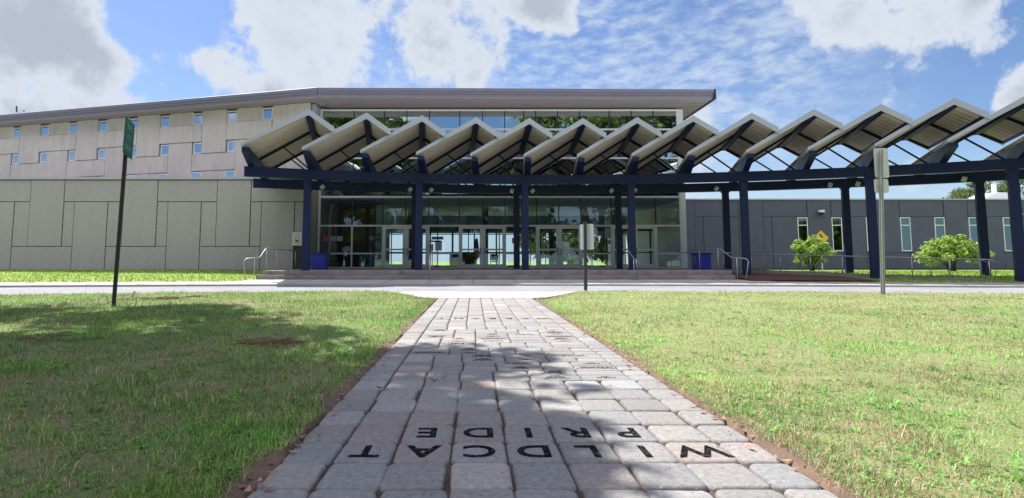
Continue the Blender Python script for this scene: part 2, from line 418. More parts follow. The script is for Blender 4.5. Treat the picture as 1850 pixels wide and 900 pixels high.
def paver_mesh():
    V, F, T = [], [], []; nc = 4
    for (x0, x1, y0, y1, flat) in tiles:
        g = .0045; x0 += g; x1 -= g; y0 += g; y1 -= g
        cx, cy, hx, hy = (x0+x1)/2, (y0+y1)/2, (x1-x0)/2, (y1-y0)/2
        rad = min(.042, hx*.4, hy*.4)*random.uniform(.8, 1.15)
        tx, ty = (0, 0) if flat else (random.gauss(0, .007), random.gauss(0, .007)); dz = 0 if flat else random.gauss(0, .0016)
        base = random.gauss(1., .075); hue = random.gauss(0, .018)
        col = (base*(1+hue), base, base*(1-hue*.9))
        if random.random() < .1: col = tuple(c*1.18 for c in col)
        if random.random() < .12: col = (col[0]*1.08, col[1]*.97, col[2]*.93)
        pts = []
        for (qx, qy, a0) in [(hx-rad, hy-rad, 0), (-(hx-rad), hy-rad, 90), (-(hx-rad), -(hy-rad), 180), (hx-rad, -(hy-rad), 270)]:
            for k in range(nc+1):
                a = R(a0+90*k/nc); pts.append((qx, qy, math.cos(a)*rad, math.sin(a)*rad))
        n = len(pts); o = len(V)
        jit = [random.uniform(-.0035, .0035) for _ in range(n)]
        for (ins, z) in [(0, -.05), (0, -.016), (.0045, -.0065), (.013, -.0015), (.026, 0)]:
            for i, (qx, qy, rx, ry) in enumerate(pts):
                s_ = (rad-ins+jit[i]*(1 if ins < .02 else .3))/rad; px, py = qx+rx*s_, qy+ry*s_
                V.append((cx+px, cy+py, z+dz+tx*px+ty*py)); T.append(col)
        for r_ in range(4):
            for i in range(n): F.append((o+r_*n+i, o+r_*n+(i+1)%n, o+(r_+1)*n+(i+1)%n, o+(r_+1)*n+i))
        F.append(tuple(range(o+4*n, o+5*n)))
    me = bpy.data.meshes.new('path'); me.from_pydata(V, [], F); me.update()
    ca = me.color_attributes.new('tint', 'FLOAT_COLOR', 'POINT'); c = np.ones((len(V), 4), np.float32); c[:, :3] = T; ca.data.foreach_set('color', c.ravel())
    me.polygons.foreach_set('use_smooth', [True]*len(me.polygons))
    o = bpy.data.objects.new('path', me); COL.objects.link(o)
    me.materials.append(M_PAVER); return struct(o)
M_PAVER = mat('tumbled_paver', (.31, .302, .297), .9, attr=True, var=.42, scale=32, bump=.006, bscale=130, thr=(.3, .7), detail=9)
path = paver_mesh()
M_INK = mat('engraving_paint', (.008, .008, .009), .95, spec=.05, col2=(.10, .10, .105), scale=38, thr=(.52, .70))
def word(txt, cols, yc, size, name):
    """one engraved letter per paver, to be read from the building side"""
    for ch, c in zip(txt, cols):
        x = (colx[c]+colx[c+1])/2
        text_mesh(ch, size, M_INK, name, Matrix.Translation((x, yc, .0022)) @ Matrix.Rotation(math.pi, 4, 'Z'), path, .0008, 1.05, bold=.0045)
word('WILDCAT', [7, 6, 5, 4, 3, 2, 1], (YW0+YP0)/2, .235, 'engraved_letter')
word('PRIDE', [6, 5, 4, 3, 2], YP0+D/2, .235, 'engraved_letter')
if yfar: word('WARRANT', [7, 6, 5, 4, 3, 2, 1], yfar, .2, 'engraved_letter')
PL = ['JOHN OLTER\nTEACHER\nMENTOR\n2005', 'HOPE LESTER\n30 YEARS\nOF LOVE\nAND SERVICE', 'CLASS OF\n1998', 'THE HILL\nFAMILY\n2003', 'IN MEMORY OF\nOUR FRIEND', 'CONGRATULATIONS\nTO OUR SENIOR\nTHE DAVIS FAMILY', 'GO CATS\n2004']
for i, (x, yy, w, h) in enumerate(plaques):
    text_mesh(PL[i % len(PL)], .036, M_INK, 'engraved_plaque', Matrix.Translation((x, yy, .002)) @ Matrix.Rotation(math.pi, 4, 'Z'), path, .0006, 1.05, space=.9)
# ------------------------------------------------------------------ buildings
def wall_frame(o, ax):  # local frame along a wall: ax (unit), outward normal, up
    ax = Vector(ax).normalized(); n = Vector((ax.y, -ax.x, 0)); 
    if n.y > 0: n = -n
    return Vector(o), ax, n
def slab(mb, fr, s0, s1, z0, z1, t0, t1, g=.018):
    o, ax, n = fr
    mb.obox(o, ax, n, (0,0,1), s0+g, s1-g, t0, t1, z0+g, z1-g)
UP = (0, 0, 1)
# --- low front block, left
fb = empty('front_block', (-24, 31.5, .4), 'low windowless grey concrete block of interlocking slabs left of the entrance', 'building')
FX0, FX1, FY = -40., -9.75, 31.5
fr = wall_frame((0, FY, 0), (1, 0, 0))
zb, zm1, zm2, zt = .42, 1.77, 4.32, 5.58
b_ = MB(); b_.box(FX0, FX1, FY, 40.0, .1, 5.52); b_.build('wall', M_JOINT, fb)
sl = MB(); per = 5.34
xT = P(53, 400, FY).x      # left edge of an upper tall slab
x = xT-3*per
while x < FX1:
    for (a, b, z0, z1, d) in [(0, 1.93, zm1, zt, .06), (1.93, per, zm2, zt, .045), (1.93, 2.55, zm1, zm2, .03), (2.55, 4.45, zb, zm2, .055), (4.45, per, zm1, zm2, .03), (4.45-per, 2.55, zb, zm1, .045)]:
        s0, s1 = max(x+a, FX0), min(x+b, FX1)
        if s1-s0 > .15: slab(sl, fr, s0, s1, z0, z1, 0, d)
    x += per
sl.box(FX1, FX1+.03, FY+.02, 34.1, .45, 5.5)
sl.build('wall_slab', M_WALL, fb, bevel=.012)
c = MB(); c.box(FX0, FX1+.1, FY-.12, FY+.3, 5.60, 5.74); c.build('coping', M_COPING, fb)
MB().box(FX0, FX1, FY+.3, 40.2, 5.53, 5.62).build('roof', M_COPING, fb)
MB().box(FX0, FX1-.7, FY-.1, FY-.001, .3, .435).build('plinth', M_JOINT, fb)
# --- tall classroom wing
cw = empty('classroom_wing', (-20, 36, .4), 'tall beige concrete wing with rows of small square windows', 'building')
wa, wb = Vector((-9.95, 33.05, 0)), Vector((-9.95-23.8*2.0, 33.05+6.15*2.0, 0))
fw = wall_frame(wa, wb-wa); WAX = fw[1]; WN = fw[2]; WL_ = (wb-wa).length
def on_wing(px, py, off=0.):
    a, b, c_ = pray(px, py); d = Vector((a, b, c_)); o = wa+WN*off; C0 = Vector((0, 0, CAMZ))
    k = (o-C0).dot(WN)/d.dot(WN); p = C0+d*k; return (p-o).dot(WAX), p.z
b_ = MB(); b_.obox(wa, WAX, WN, UP, 0, WL_, -11, 0, .1, 10.5); b_.build('wall', mat('wing_core', (.2, .19, .18), .9), cw)
lefts = [475, 413, 352, 293, 236, 181, 127, 74, 23]
wrows = [(10.42, 9.70), (8.50, 7.80), (6.60, 5.9)]
winS = [on_wing(px+9, 215+(475-px)*.07)[0] for px in lefts]
pit = (winS[-1]-winS[0])/8
winS = [winS[0]+pit*i for i in range(-0, 19)]
ww = .36
sl = MB(); wing_top = 10.56
def ws(s0, s1, z0, z1, d): slab(sl, fw, s0, s1, z0, z1, 0, d, .012)
ws(0, winS[0]-1.35, 5.2, wing_top, .10)
for i in range(0, len(winS)-1):
    a, b = winS[i], winS[i+1]
    if i % 2 == 0:
        # tall slab in the lower rows, flat slabs above
        ws(a+ww, b-ww, 9.68, wing_top, .05); ws(a-ww, b+ww, 8.55, 9.68, .13)
        ws(a+ww, b-ww, 5.2, 8.55, .09)
    else:
        ws(a+ww, b-ww, 7.78, wing_top, .12)
        ws(a-ww, b+ww, 6.65, 7.78, .08); ws(a+ww, b-ww, 5.2, 6.65, .05)
ws(winS[0]-1.35, winS[0]-ww, 7.6, wing_top, .07); ws(winS[0]-1.35, winS[0]-ww, 5.2, 7.6, .10)
for i, a in enumerate(winS):
    # pieces that fill the column between windows of one bay
    lo1 = 9.45 if True else 0
    if i % 2 == 0: ws(a-ww, a+ww, wrows[1][0]+.0, 8.55, .04)
sl.build('wall_slab', M_WING, cw, bevel=.015)
M_WGLASS = glass('sky_glass', (.15, .18, .22), .55, (.8, .9, 1.), .02)
def small_window(s, z0, z1):
    o = wa+WAX*s; f = MB(); t = .05
    for (a, b, c_, d) in [(-ww, -ww+t, z0, z1), (ww-t, ww, z0, z1), (-ww+t, ww-t, z0, z0+t), (-ww+t, ww-t, z1-t, z1)]:
        f.obox(o, WAX, WN, UP, a, b, .0, .05, c_, d)
    f = f.build('window', M_ALU, cw)
    g = MB().obox(o, WAX, WN, UP, -ww+t, ww-t, .015, .03, z0+t, z1-t).build('pane', M_WGLASS, f)
    g = MB().obox(o, WAX, WN, UP, -ww+.01, ww-.01, .001, .01, z0+.01, z1-.01).build('window_back', M_JOINT, f)
for i, s in enumerate(winS[:13]):
    for k, (z1, z0) in enumerate(wrows):
        if k == 0: small_window(s, z0, z1)
        elif i > 0: small_window(s-.1 if k == 1 else s, z0, z1)
# wing roof and fascia
fo = Vector((-9.2, 31.85, 0)); fo2 = fo + (wb-wa)
def fascia_prof(mb, o, ax, n, s0, s1, zb=10.6):
    # stepped gutter profile, n points outward
    pr = [(-.9, 0), (-.04, 0), (0, .10), (.0, .16), (.05, .18), (.05, .30), (.10, .33), (.10, .50), (.07, .52), (-.9, .52)]
    o, ax, n = Vector(o), Vector(ax), Vector(n)
    mb.prism([o+ax*s0+n*a+Vector((0,0,zb+b)) for a, b in pr], ax*(s1-s0))
fm = MB(); fascia_prof(fm, fo, WAX, WN, .02, WL_); fm.build('fascia', M_FASCIA, cw)
MB().obox(fo, WAX, WN, UP, .02, WL_, -1.2, -.02, 10.565, 10.598).build('soffit', M_SOFFIT, cw)
MB().obox(fo, WAX, WN, UP, .02, WL_, -12, -.95, 10.6, 11.05).build('roof', M_COPING, cw)
a_ = tag(MB().tube([P(30, 203, 39.5), P(30, 192, 39.5)], .05, 6).build('roof_vent', M_MULL), 'thin dark vent pipe standing on the far left roof edge', 'vent pipe')
tag(MB().tube([P(43, 203, 39.5), P(43, 199, 39.5)], .07, 6).build('roof_vent', M_COPING), 'short pale vent stub beside the thin pipe on the left roof', 'vent pipe')
# --- glazed entrance hall
GY = 34.2; GX0, GX1 = P(579, 205, GY).x, P(1226, 205, GY).x
eh = empty('entrance_hall', (1.5, GY, DECKZ), 'glass fronted entrance hall with deep overhanging flat roof', 'building')
ZT = [DECKZ, 1.41, 3.12, 4.91, 7.35, 9.18, 10.38]
def zx(px): return P(px, 470, GY).x
mull = [zx(p) for p in (635, 691, 732.5, 774, 830, 872, 913, 948, 970, 1010.5, 1051, 1106, 1147, 1187)]
XL, XR = GX0+.12, GX1-.12
fr_ = MB()
for z in (1.41,): pass
for z, t in [(3.12, .10), (4.91, .12), (7.35, .10), (9.18, .10)]: fr_.box(XL, XR, GY-.05, GY+.07, z-t/2, z+t/2)
fr_.box(GX0, GX0+.14, GY-.07, GY+.09, DECKZ, 10.45); fr_.box(GX1-.16, GX1, GY-.07, GY+.09, DECKZ, 10.45)
fr_.box(GX0+.14, GX1-.16, GY-.07, GY+.09, 10.36, 10.45)
edges = [XL]+mull+[XR]
doorbay = [(691, 732.5), (732.5, 774), (830, 872), (872, 913), (970, 1010.5), (1010.5, 1051), (1106, 1147), (1147, 1187)]
isdoor = lambda a, b: any(abs(zx(p)-a) < .02 and abs(zx(q)-b) < .02 for p, q in doorbay)
for a, b in zip(edges[:-1], edges[1:]):
    if not isdoor(a, b):
        fr_.box(a+.03, b-.03, GY-.05, GY+.07, 1.36, 1.45); fr_.box(a+.03, b-.03, GY-.05, GY+.07, DECKZ+.003, DECKZ+.09)
for x in mull:
    fr_.box(x-.045, x+.045, GY-.047, GY+.067, DECKZ+.003, 3.07)
fr_.build('window_frame', M_ALU, eh)
for x in mull:
    MB().box(x-.03, x+.03, GY-.03, GY+.06, 3.12, 10.40).build('mullion', M_MULL, eh)
M_GLO = glass('clear_glass', (.84, .90, .95), .07, (.85, .95, 1.), .0, .0015)
M_GUP = glass('reflective_glass', (.22, .32, .33), .60, (.84, .98, .96), .0, .004)
g1 = MB(); g2 = MB()
for a, b in zip(edges[:-1], edges[1:]):
    g1.box(a+.03, b-.03, GY+.005, GY+.015, 3.17, 4.85)
    if not isdoor(a, b):
        g1.box(a+.045, b-.045, GY+.005, GY+.015, 1.45, 3.07); g1.box(a+.045, b-.045, GY+.005, GY+.015, DECKZ+.09, 1.36)
    for z0, z1 in zip([4.97, 7.40, 9.23], [7.30, 9.13, 10.36]): g2.box(a+.03, b-.03, GY+.005, GY+.015, z0, z1)
g1.build('glass_pane', M_GLO, eh); g2.build('glass_pane', M_GUP, eh)
for k, (p, q) in enumerate(doorbay):
    a, b = zx(p)+.05, zx(q)-.05; z0, z1 = DECKZ+.015, 3.06
    d = MB(); t = .13
    d.box(a, a+t, GY-.04, GY+.02, z0, z1); d.box(b-t, b, GY-.04, GY+.02, z0, z1)
    for (u, v) in [(z0, z0+.24), (1.60, 1.70), (z1-.13, z1)]: d.box(a+t, b-t, GY-.038, GY+.018, u, v)
    d = d.build('door', M_ALU, eh)
    MB().box(a+t, b-t, GY-.013, GY-.005, z0+.24, 1.60).box(a+t, b-t, GY-.013, GY-.005, 1.70, z1-.13).build('door_glass', M_GLO, d)
    left_hinged = (k % 2 == 0)
    hx = b-.06 if left_hinged else a+.06
    if k == 7: hx = a+.06
    MB().tube([(hx, GY-.10, 1.35), (hx, GY-.10, 1.72)], .02, 6).box(hx-.03, hx+.03, GY-.095, GY-.041, 1.36, 1.40).box(hx-.03, hx+.03, GY-.095, GY-.041, 1.67, 1.71).build('door_handle', M_MULL, d)
# return wall left of the glass, right side wall, roof
rw = MB(); rw.box(GX0-.45, GX0-.003, 33.2, GY+.3, 5.3, 10.5)
for i in range(30): rw.box(GX0-.452, GX0-.001, 33.193, 33.2, 5.35+i*.17, 5.42+i*.17)
rw.box(GX0-.2, GX0-.003, GY-.1, GY+.3, DECKZ, 5.3)
rw.build('wall', mat('side_panel', (.36, .37, .42), .6), eh)
MB().box(GX1+.003, GX1+.3, GY+.1, 47, .3, 10.5).build('wall', M_ALU, eh)
MB().box(GX0-.3, GX1+.3, 46.8, 47.1, 3.3, 10.5).build('wall', mat('lobby_wall', (.20, .23, .32), .8), eh)
ra, rb = Vector((-9.2, 31.85, 0)), Vector((14.25, 32.25, 0)); rax = (rb-ra).normalized(); rn = Vector((rax.y, -rax.x, 0))
fm = MB(); fascia_prof(fm, ra, rax, rn, 0, (rb-ra).length)
fm.build('fascia', M_FASCIA, eh)
rf = MB(); rf.prism([(-9.2, 32.6, 10.62), (14.1, 33.0, 10.62), (14.1, 47.5, 10.62), (-9.8, 47.5, 10.62)], (0, 0, .46)); rf.build('roof', M_COPING, eh)
sf = MB(); sf.prism([(-9.2, 31.9, 10.56), (14.2, 32.3, 10.56), (14.2, 47.5, 10.56), (-9.8, 47.5, 10.56)], (0, 0, .038)); sf.build('soffit', M_SOFFIT, eh)
sg = MB()
for i in range(14): sg.box(13.0, 14.15, 33.2+i*.5, 33.22+i*.5, 10.552, 10.561)
sg.build('soffit_joint', M_JOINT, eh)
ec = MB(); ec.box(14.26, 14.34, 32.1, 47.5, 10.5, 11.13); ec.build('rake_trim', M_MULL, eh)
# interior
M_LFLOOR = mat('lobby_floor', (.45, .44, .42), .35, var=.1)
MB().box(GX0-.2, GX1+.2, GY+.1, 46.8, DECKZ-.1, DECKZ).build('floor', M_LFLOOR, eh)
MB().box(GX0, GX1, GY+.4, 46.8, 4.75, 4.95).box(GX0, GX1, GY+3, 46.8, 8.9, 9.1).build('ceiling', mat('ceiling', (.32, .36, .45), .9), eh)
M_BRICK = mat('brown_brick', (.30, .14, .10), .85, var=.35, scale=12, bump=.01, bscale=30)
MB().box(GX0+.7, zx(690)-.9, 37.6, 37.9, DECKZ, 4.7).build('wall', M_BRICK, eh)
MB().box(zx(690)-.9, zx(690)-.1, 37.0, 37.9, DECKZ, 4.7).build('wall', mat('painted_block', (.45, .55, .58), .8), eh)
bk = MB()
for x in np.arange(-8.3, GX1, 1.3): bk.box(x-.04, x+.04, 46.7, 46.8, DECKZ, 4.3)
for z in (1.6, 3.2): bk.box(-8.3, GX1, 46.7, 46.8, z-.04, z+.04)
bk.box(GX0, -8.3, 46.6, 46.9, DECKZ, 4.3)
bk.build('rear_window_frame', M_MULL, eh)
vf = MB()
for x in np.arange(-6.2, GX1-.3, 1.55): vf.box(x-.05, x+.05, 39.0, 39.1, DECKZ, 3.1)
vf.box(-6.2, GX1-.3, 38.98, 39.12, 3.05, 3.25).box(-6.2, GX1-.3, 38.99, 39.09, 1.5, 1.58).box(-6.2, GX1-.3, 38.99, 39.09, DECKZ, DECKZ+.15)
vf.build('vestibule_frame', M_MULL, eh)
MB().box(-2.0, .2, 44.6, 45.2, DECKZ, 1.6).build('reception_counter', M_BRICK, eh)
ic = MB()
for x in (-4.6, 0.8, 5.6, 10.2): ic.box(x-.2, x+.2, 40.0, 40.4, DECKZ, 4.7)
ic.build('interior_column', mat('interior_navy', (.03, .045, .11), .5), eh)
# --- right wing
rwg = empty('rear_wing', (30, 42, .3), 'low dark grey concrete wing with tall narrow windows on the right', 'building')
RY = 42.; RX0, RX1 = 12.9, 62.
b_ = MB(); b_.box(RX0, RX1, RY, 54, .1, 5.56); b_.build('wall', M_JOINT, rwg)
fr = wall_frame((0, RY, 0), (1, 0, 0)); sl = MB()
zb, zm1, zm2, zt = .34, 1.55, 4.30, 5.56
winX = [P(1449, 400, RY).x + 2.6*i for i in range(8)]
x = winX[0]+.36-2*5.2-1.0 ; per = 5.2
x = winX[0]+.37-3*per
while x < RX1:
    for (a, b, z0, z1, d) in [(0, 1.85, zm1, zt, .055), (1.85, per, zm2, zt, .045), (1.85, 2.5, zm1, zm2, .03), (2.5, 4.4, zb, zm2, .055), (4.4, per, zm1, zm2, .03), (4.4-per, 2.5, zb, zm1, .045)]:
        pcs = [(max(x+a, RX0), min(x+b, RX1), z0, z1)]
        for wx in winX:      # cut openings
            nw = []
            for (p, q, u, v) in pcs:
                A, B = wx-.40, wx+.40
                if q <= A or p >= B or v <= 1.66 or u >= 4.27: nw.append((p, q, u, v)); continue
                if p < A: nw.append((p, A+.0, u, v))
                if q > B: nw.append((B, q, u, v))
                if u < 1.6: nw.append((max(p, A), min(q, B), u, 1.66))
                if v > 4.3: nw.append((max(p, A), min(q, B), 4.27, v))
            pcs = nw
        for (p, q, u, v) in pcs:
            if q-p > .06: slab(sl, fr, p, q, u, v, 0, d, .014)
    x += per
sl.build('wall_slab', M_DARKWALL, rwg, bevel=.01)
MB().box(RX0, RX1, RY-.1, RY+.25, 5.57, 5.68).build('coping', M_COPING, rwg)
MB().box(RX0, RX1, RY+.25, 54.2, 5.565, 5.62).build('roof', M_COPING, rwg)
M_NGLASS = glass('narrow_glass', (.12, .22, .22), .22, (.6, .85, .9), .02)
for wx in winX:
    f = MB(); t = .05
    for (a, b, c_, d) in [(-.38, -.33, 1.68, 4.25), (.33, .38, 1.68, 4.25), (-.33, .33, 1.68, 1.75), (-.33, .33, 4.2, 4.25), (-.33, .33, 3.62, 3.68)]: f.box(wx+a, wx+b, RY-.07, RY-.005, c_, d)
    f = f.build('window', M_ALU, rwg)
    MB().box(wx-.33, wx+.33, RY-.04, RY-.03, 1.75, 3.62).box(wx-.33, wx+.33, RY-.04, RY-.03, 3.68, 4.2).build('pane', M_NGLASS, f)
    MB().box(wx-.37, wx+.37, RY-.004, RY-.001, 1.69, 4.24).build('window_back', mat('blind', (.10, .15, .14), .8), f)
# rooftop hood, dome camera, wall lamp
hd = empty('rooftop_unit', (P(1805, 360, 46).x, 46, 5.62), 'white ventilation hood with stub pipe on the right roof', 'roof vent')
hx, hy, hz = hd.location
MB().prism([(hx-1.9, hy, hz), (hx+1.6, hy, hz), (hx+1.6, hy, hz+1.0), (hx-.2, hy, hz+1.05), (hx-1.5, hy, hz+.45)], (0, 2, 0)).build('hood', mat('white_sheet', (.75, .75, .75), .5), hd, bevel=.05)
MB().tube([(hx+.6, hy+1, hz+.9), (hx+.6, hy+1, hz+1.9)], .17, 10).build('vent_pipe', mat('white_sheet', (.75, .75, .75)), hd)
def round_ball(mb, c, r, sx=1, sy=1, sz=1, n=12, m=8):
    c = Vector(c); V = []; F = []
    for i in range(m+1):
        for k in range(n):
            t = math.pi*i/m; a = 2*math.pi*k/n
            V.append(c+Vector((math.sin(t)*math.cos(a)*r*sx, math.sin(t)*math.sin(a)*r*sy, math.cos(t)*r*sz)))
    for i in range(m):
        for k in range(n): F.append((i*n+k, i*n+(k+1) % n, (i+1)*n+(k+1) % n, (i+1)*n+k))
    return mb.add(V, F)
M_WHITE = mat('white_plastic', (.7, .7, .7), .4); M_BLK = mat('black_plastic', (.02, .02, .02), .3)
q = P(1484, 384, RY-.3)
dc = empty('security_camera', q, 'small white dome camera on the dark wall above the yellow sign', 'camera')
MB().box(q.x-.05, q.x+.05, q.y, RY-.05, q.z-.05, q.z+.09).tube([(q.x, q.y, q.z), (q.x, q.y, q.z+.18)], .22, 14).build('bracket', M_WHITE, dc)
round_ball(MB(), (q.x, q.y, q.z), .19, sz=.9).build('dome', M_BLK, dc, smooth=True)
q = P(1847, 383, RY-.3)
dc = empty('wall_lamp', q, 'dark half round lamp on the dark wall at the right edge', 'lamp')
MB().prism([(q.x-.25, q.y+.23, q.z-.15), (q.x-.25, q.y-.1, q.z-.15), (q.x-.25, q.y-.02, q.z+.12), (q.x-.25, q.y+.23, q.z+.2)], (.5, 0, 0)).build('lamp_housing', M_MULL, dc, bevel=.02)
MB().box(q.x-.2, q.x+.2, q.y-.05, q.y+.15, q.z-.19, q.z-.152).build('lens', M_WHITE, dc)
# ------------------------------------------------------------------ steps and ramp
DX0, DX1 = -9.98, 12.1
s_ = MB(); s_.prism([(DX0, 26.15, 0), (DX1, 26.15, 0), (DX1+.1, 28.5, 0), (13.4, 29.6, 0), (13.4, GY-.08, 0), (DX0, GY-.08, 0)], (0, 0, DECKZ)); struct(s_.build('deck', M_STEP, bevel=.015))
s_ = MB(); s_.box(DX0-.12, DX1-.03, 25.73, 26.147, .0, .30); struct(s_.build('step', M_STEP, bevel=.012))
tn = MB(); tn.box(DX0, DX1, 26.135, 26.149, .300, .318); tn.box(DX0-.12, DX1-.03, 25.715, 25.729, .09, .118)  # dark strips at each riser foot stand in for the shadow line
for x in (-9.6, -6.3, -3.4, -.5, 2.7, 5.9, 9.2): tn.box(x-.008, x+.008, 26.142, 26.152, .31, .487)
struct(tn.build('step_joint_and_shadow', M_JOINT))
A0, A1 = Vector((13.4, 29.8, .42)), Vector((22.3, 24.1, .06))
rd = (A1-A0); rd.z = 0; rd.normalize(); rnn = Vector((-rd.y, rd.x, 0))
if rnn.y < 0: rnn = -rnn
rp = MB(); L_ = (A1-A0).length
rp.prism([A0-rnn*.1, A1-rnn*.1, A1+rnn*1.7, A0+rnn*1.7], (0, 0, -.3)); struct(rp.build('ramp', M_CONC))
rk = MB()
for off in (-.18, 1.62): rk.prism([A0+rnn*off+Vector((0,0,.10)), A1+rnn*off+Vector((0,0,.08)), A1+rnn*off+Vector((0,0,-.35)), A0+rnn*off+Vector((0,0,-.5))], rnn*.16)
struct(rk.build('ramp_kerb', M_STEP))
ml = MB(); ml.add([(12.2, 24.5, .11), (17.6, 23.9, .10), (17.2, 26.6, .24), (13.4, 29.4, .36), (12.2, 28.9, .36)], [(0,1,2,3,4)])
o = ml.build('mulch_bed', mat('mulch', (.10, .04, .028), .95, var=.5, scale=9, bump=.03, bscale=25)); o['kind'] = 'structure'
def post_rail(name, label, group, pts_rail, posts, r=.022):
    e = empty(name, pts_rail[0] if posts is None else posts[0][0], label, 'handrail', group)
    MB().tube(pts_rail, r, 8).build('rail', M_STEEL, e, smooth=True)
    for a, b in posts: MB().tube([a, b], r*.95, 8).build('post', M_STEEL, e, smooth=True)
    return e
def V3(*a): return Vector(a)
# left newel + side rail
xl = DX0+.05
post_rail('handrail', 'bent steel handrail by the left end of the steps', 'handrails at the steps',
  [V3(xl-.36, 25.00, .05), V3(xl-.46, 25.05, .9), V3(xl-.44, 25.11, 1.0), V3(xl-.36, 25.15, 1.06), V3(xl-.1, 25.45, 1.09), V3(xl-.02, 25.75, 1.11), V3(xl, 26.35, 1.50), V3(xl, 26.50, 1.55), V3(xl, 31.3, 1.50)],
  [(V3(xl-.12, 25.40, .05), V3(xl-.12, 25.40, 1.08)), (V3(xl, 26.55, DECKZ), V3(xl, 26.55, 1.54)), (V3(xl, 27.9, DECKZ), V3(xl, 27.9, 1.53)), (V3(xl, 30.8, DECKZ), V3(xl, 30.8, 1.51))])
xr = DX1-.2
post_rail('handrail', 'bent steel handrail by the right end of the steps', 'handrails at the steps',
  [V3(xr+.28, 25.00, .05), V3(xr+.46, 25.05, .9), V3(xr+.44, 25.11, 1.0), V3(xr+.34, 25.15, 1.06), V3(xr+.1, 25.45, 1.09), V3(xr+.02, 25.75, 1.11), V3(xr-.2, 26.35, 1.50), V3(xr-.25, 26.50, 1.55), V3(xr-.3, 30.3, 1.53)],
  [(V3(xr+.1, 25.40, .05), V3(xr+.1, 25.40, 1.08)), (V3(xr-.25, 26.55, DECKZ), V3(xr-.25, 26.55, 1.54)), (V3(xr-.3, 28.6, DECKZ), V3(xr-.3, 28.6, 1.53))])
for px, lb in ((782, 'slim steel stair rail on the steps between the two left door pairs'), (1127, 'slim steel stair rail on the steps before the right doors')):
    x = P(px, 500, 27.2).x
    post_rail('handrail', lb, 'handrails at the steps', [V3(x, 25.05, .06), V3(x, 25.05, .95), V3(x, 25.13, 1.03), V3(x, 25.45, 1.08), V3(x, 26.45, 1.48), V3(x, 26.70, 1.5), V3(x, 26.75, 1.42), V3(x, 26.75, DECKZ)], [(V3(x, 25.45, .06), V3(x, 25.45, 1.07))])
def ramp_rail(off, label, n, ext):
    a, b = A0+rnn*off, A1+rnn*off; a = a.copy(); b = b.copy()
    up = Vector((0,0,.95)); st = a - rd*0
    pts = [V3(xr-.35, 30.6+off*.6, 1.42), a+up, b+up, b+up+rd*.28-Vector((0,0,.12)), b+rd*.12]
    post = [(a.lerp(b, i/n), a.lerp(b, i/n)+up) for i in range(n+1)]
    post_rail('ramp_railing', label, 'railings along the ramp', pts, post)
    e = [o for o in COL.objects if o.name.startswith('ramp_railing')][-1]
    return a, b
ramp_rail(-.1, 'long steel railing on the near side of the ramp', 8, 0)
ramp_rail(1.7, 'long steel railing on the far side of the ramp', 6, 0)
e = post_rail('handrail', 'low steel railing behind the right blue bin', 'handrails at the steps', [V3(12.75, 32.6, 1.45), V3(12.75, 30.9, 1.45), V3(13.3, 30.9, 1.43), V3(14.3, 30.9, 1.42)],
   [(V3(12.75, 32.4, DECKZ), V3(12.75, 32.4, 1.45)), (V3(12.75, 31.0, DECKZ-.2), V3(12.75, 31.0, 1.45))])
# ------------------------------------------------------------------ canopy
CC = Vector((4.0, -14.7, 0)); RF, RR_ = 43.0, 47.0
def pol(r, th, z): return Vector((CC.x+r*math.sin(th), CC.y+r*math.cos(th), z))
cn = empty('entrance_canopy', (4, 28.3, 0), 'long curved navy steel canopy with folded corrugated roofs over the entrance', 'canopy')
def arc_beam(r, t0, t1, z0, z1, w, name):
    n = 60; mb = MB()
    for i in range(n+1):
        t = t0+(t1-t0)*i/n
        mb.v += [tuple(pol(r-w/2, t, z0)), tuple(pol(r+w/2, t, z0)), tuple(pol(r+w/2, t, z1)), tuple(pol(r-w/2, t, z1))]
    for i in range(n):
        for k in range(4): mb.f.append((i*4+k, i*4+(k+1) % 4, (i+1)*4+(k+1) % 4, (i+1)*4+k))
    mb.f += [(0, 1, 2, 3), (n*4, n*4+1, n*4+2, n*4+3)]
    # flange lips
    return mb.build(name, M_BLUE, cn)
arc_beam(RF, -.351, .66, 4.90, 5.36, .3, 'front_beam')
arc_beam(RR_, -.345, .66, 4.88, 5.36, .3, 'rear_beam')
TH0, DTH = -.0327, .126
for k in range(-2, 6):
    th = TH0+DTH*k
    if k >= 4: th = TH0+DTH*k-.006*(k-3)
    for r in (RF, RR_):
        p = pol(r, th, 0)
        z0 = DECKZ if (p.y > 26.2 and DX0 < p.x < (DX1+.2 if p.y < 29 else 13) and p.y < GY) else terr(p.x, p.y)-.05
        a = Vector((math.cos(th), -math.sin(th), 0)); n_ = Vector((math.sin(th), math.cos(th), 0)); w = .17
        mb = MB(); mb.obox(p, a, n_, UP, -w, w, -.14, .14, z0, 4.88)
        mb.obox(p, a, n_, UP, -w-.06, w+.06, -.2, .2, z0-.03, z0+.03)
        mb.obox(p, a, n_, UP, -w-.04, w+.04, -.17, .17, 4.80, 4.88)
        mb.build('column', M_BLUE, cn, bevel=.01)
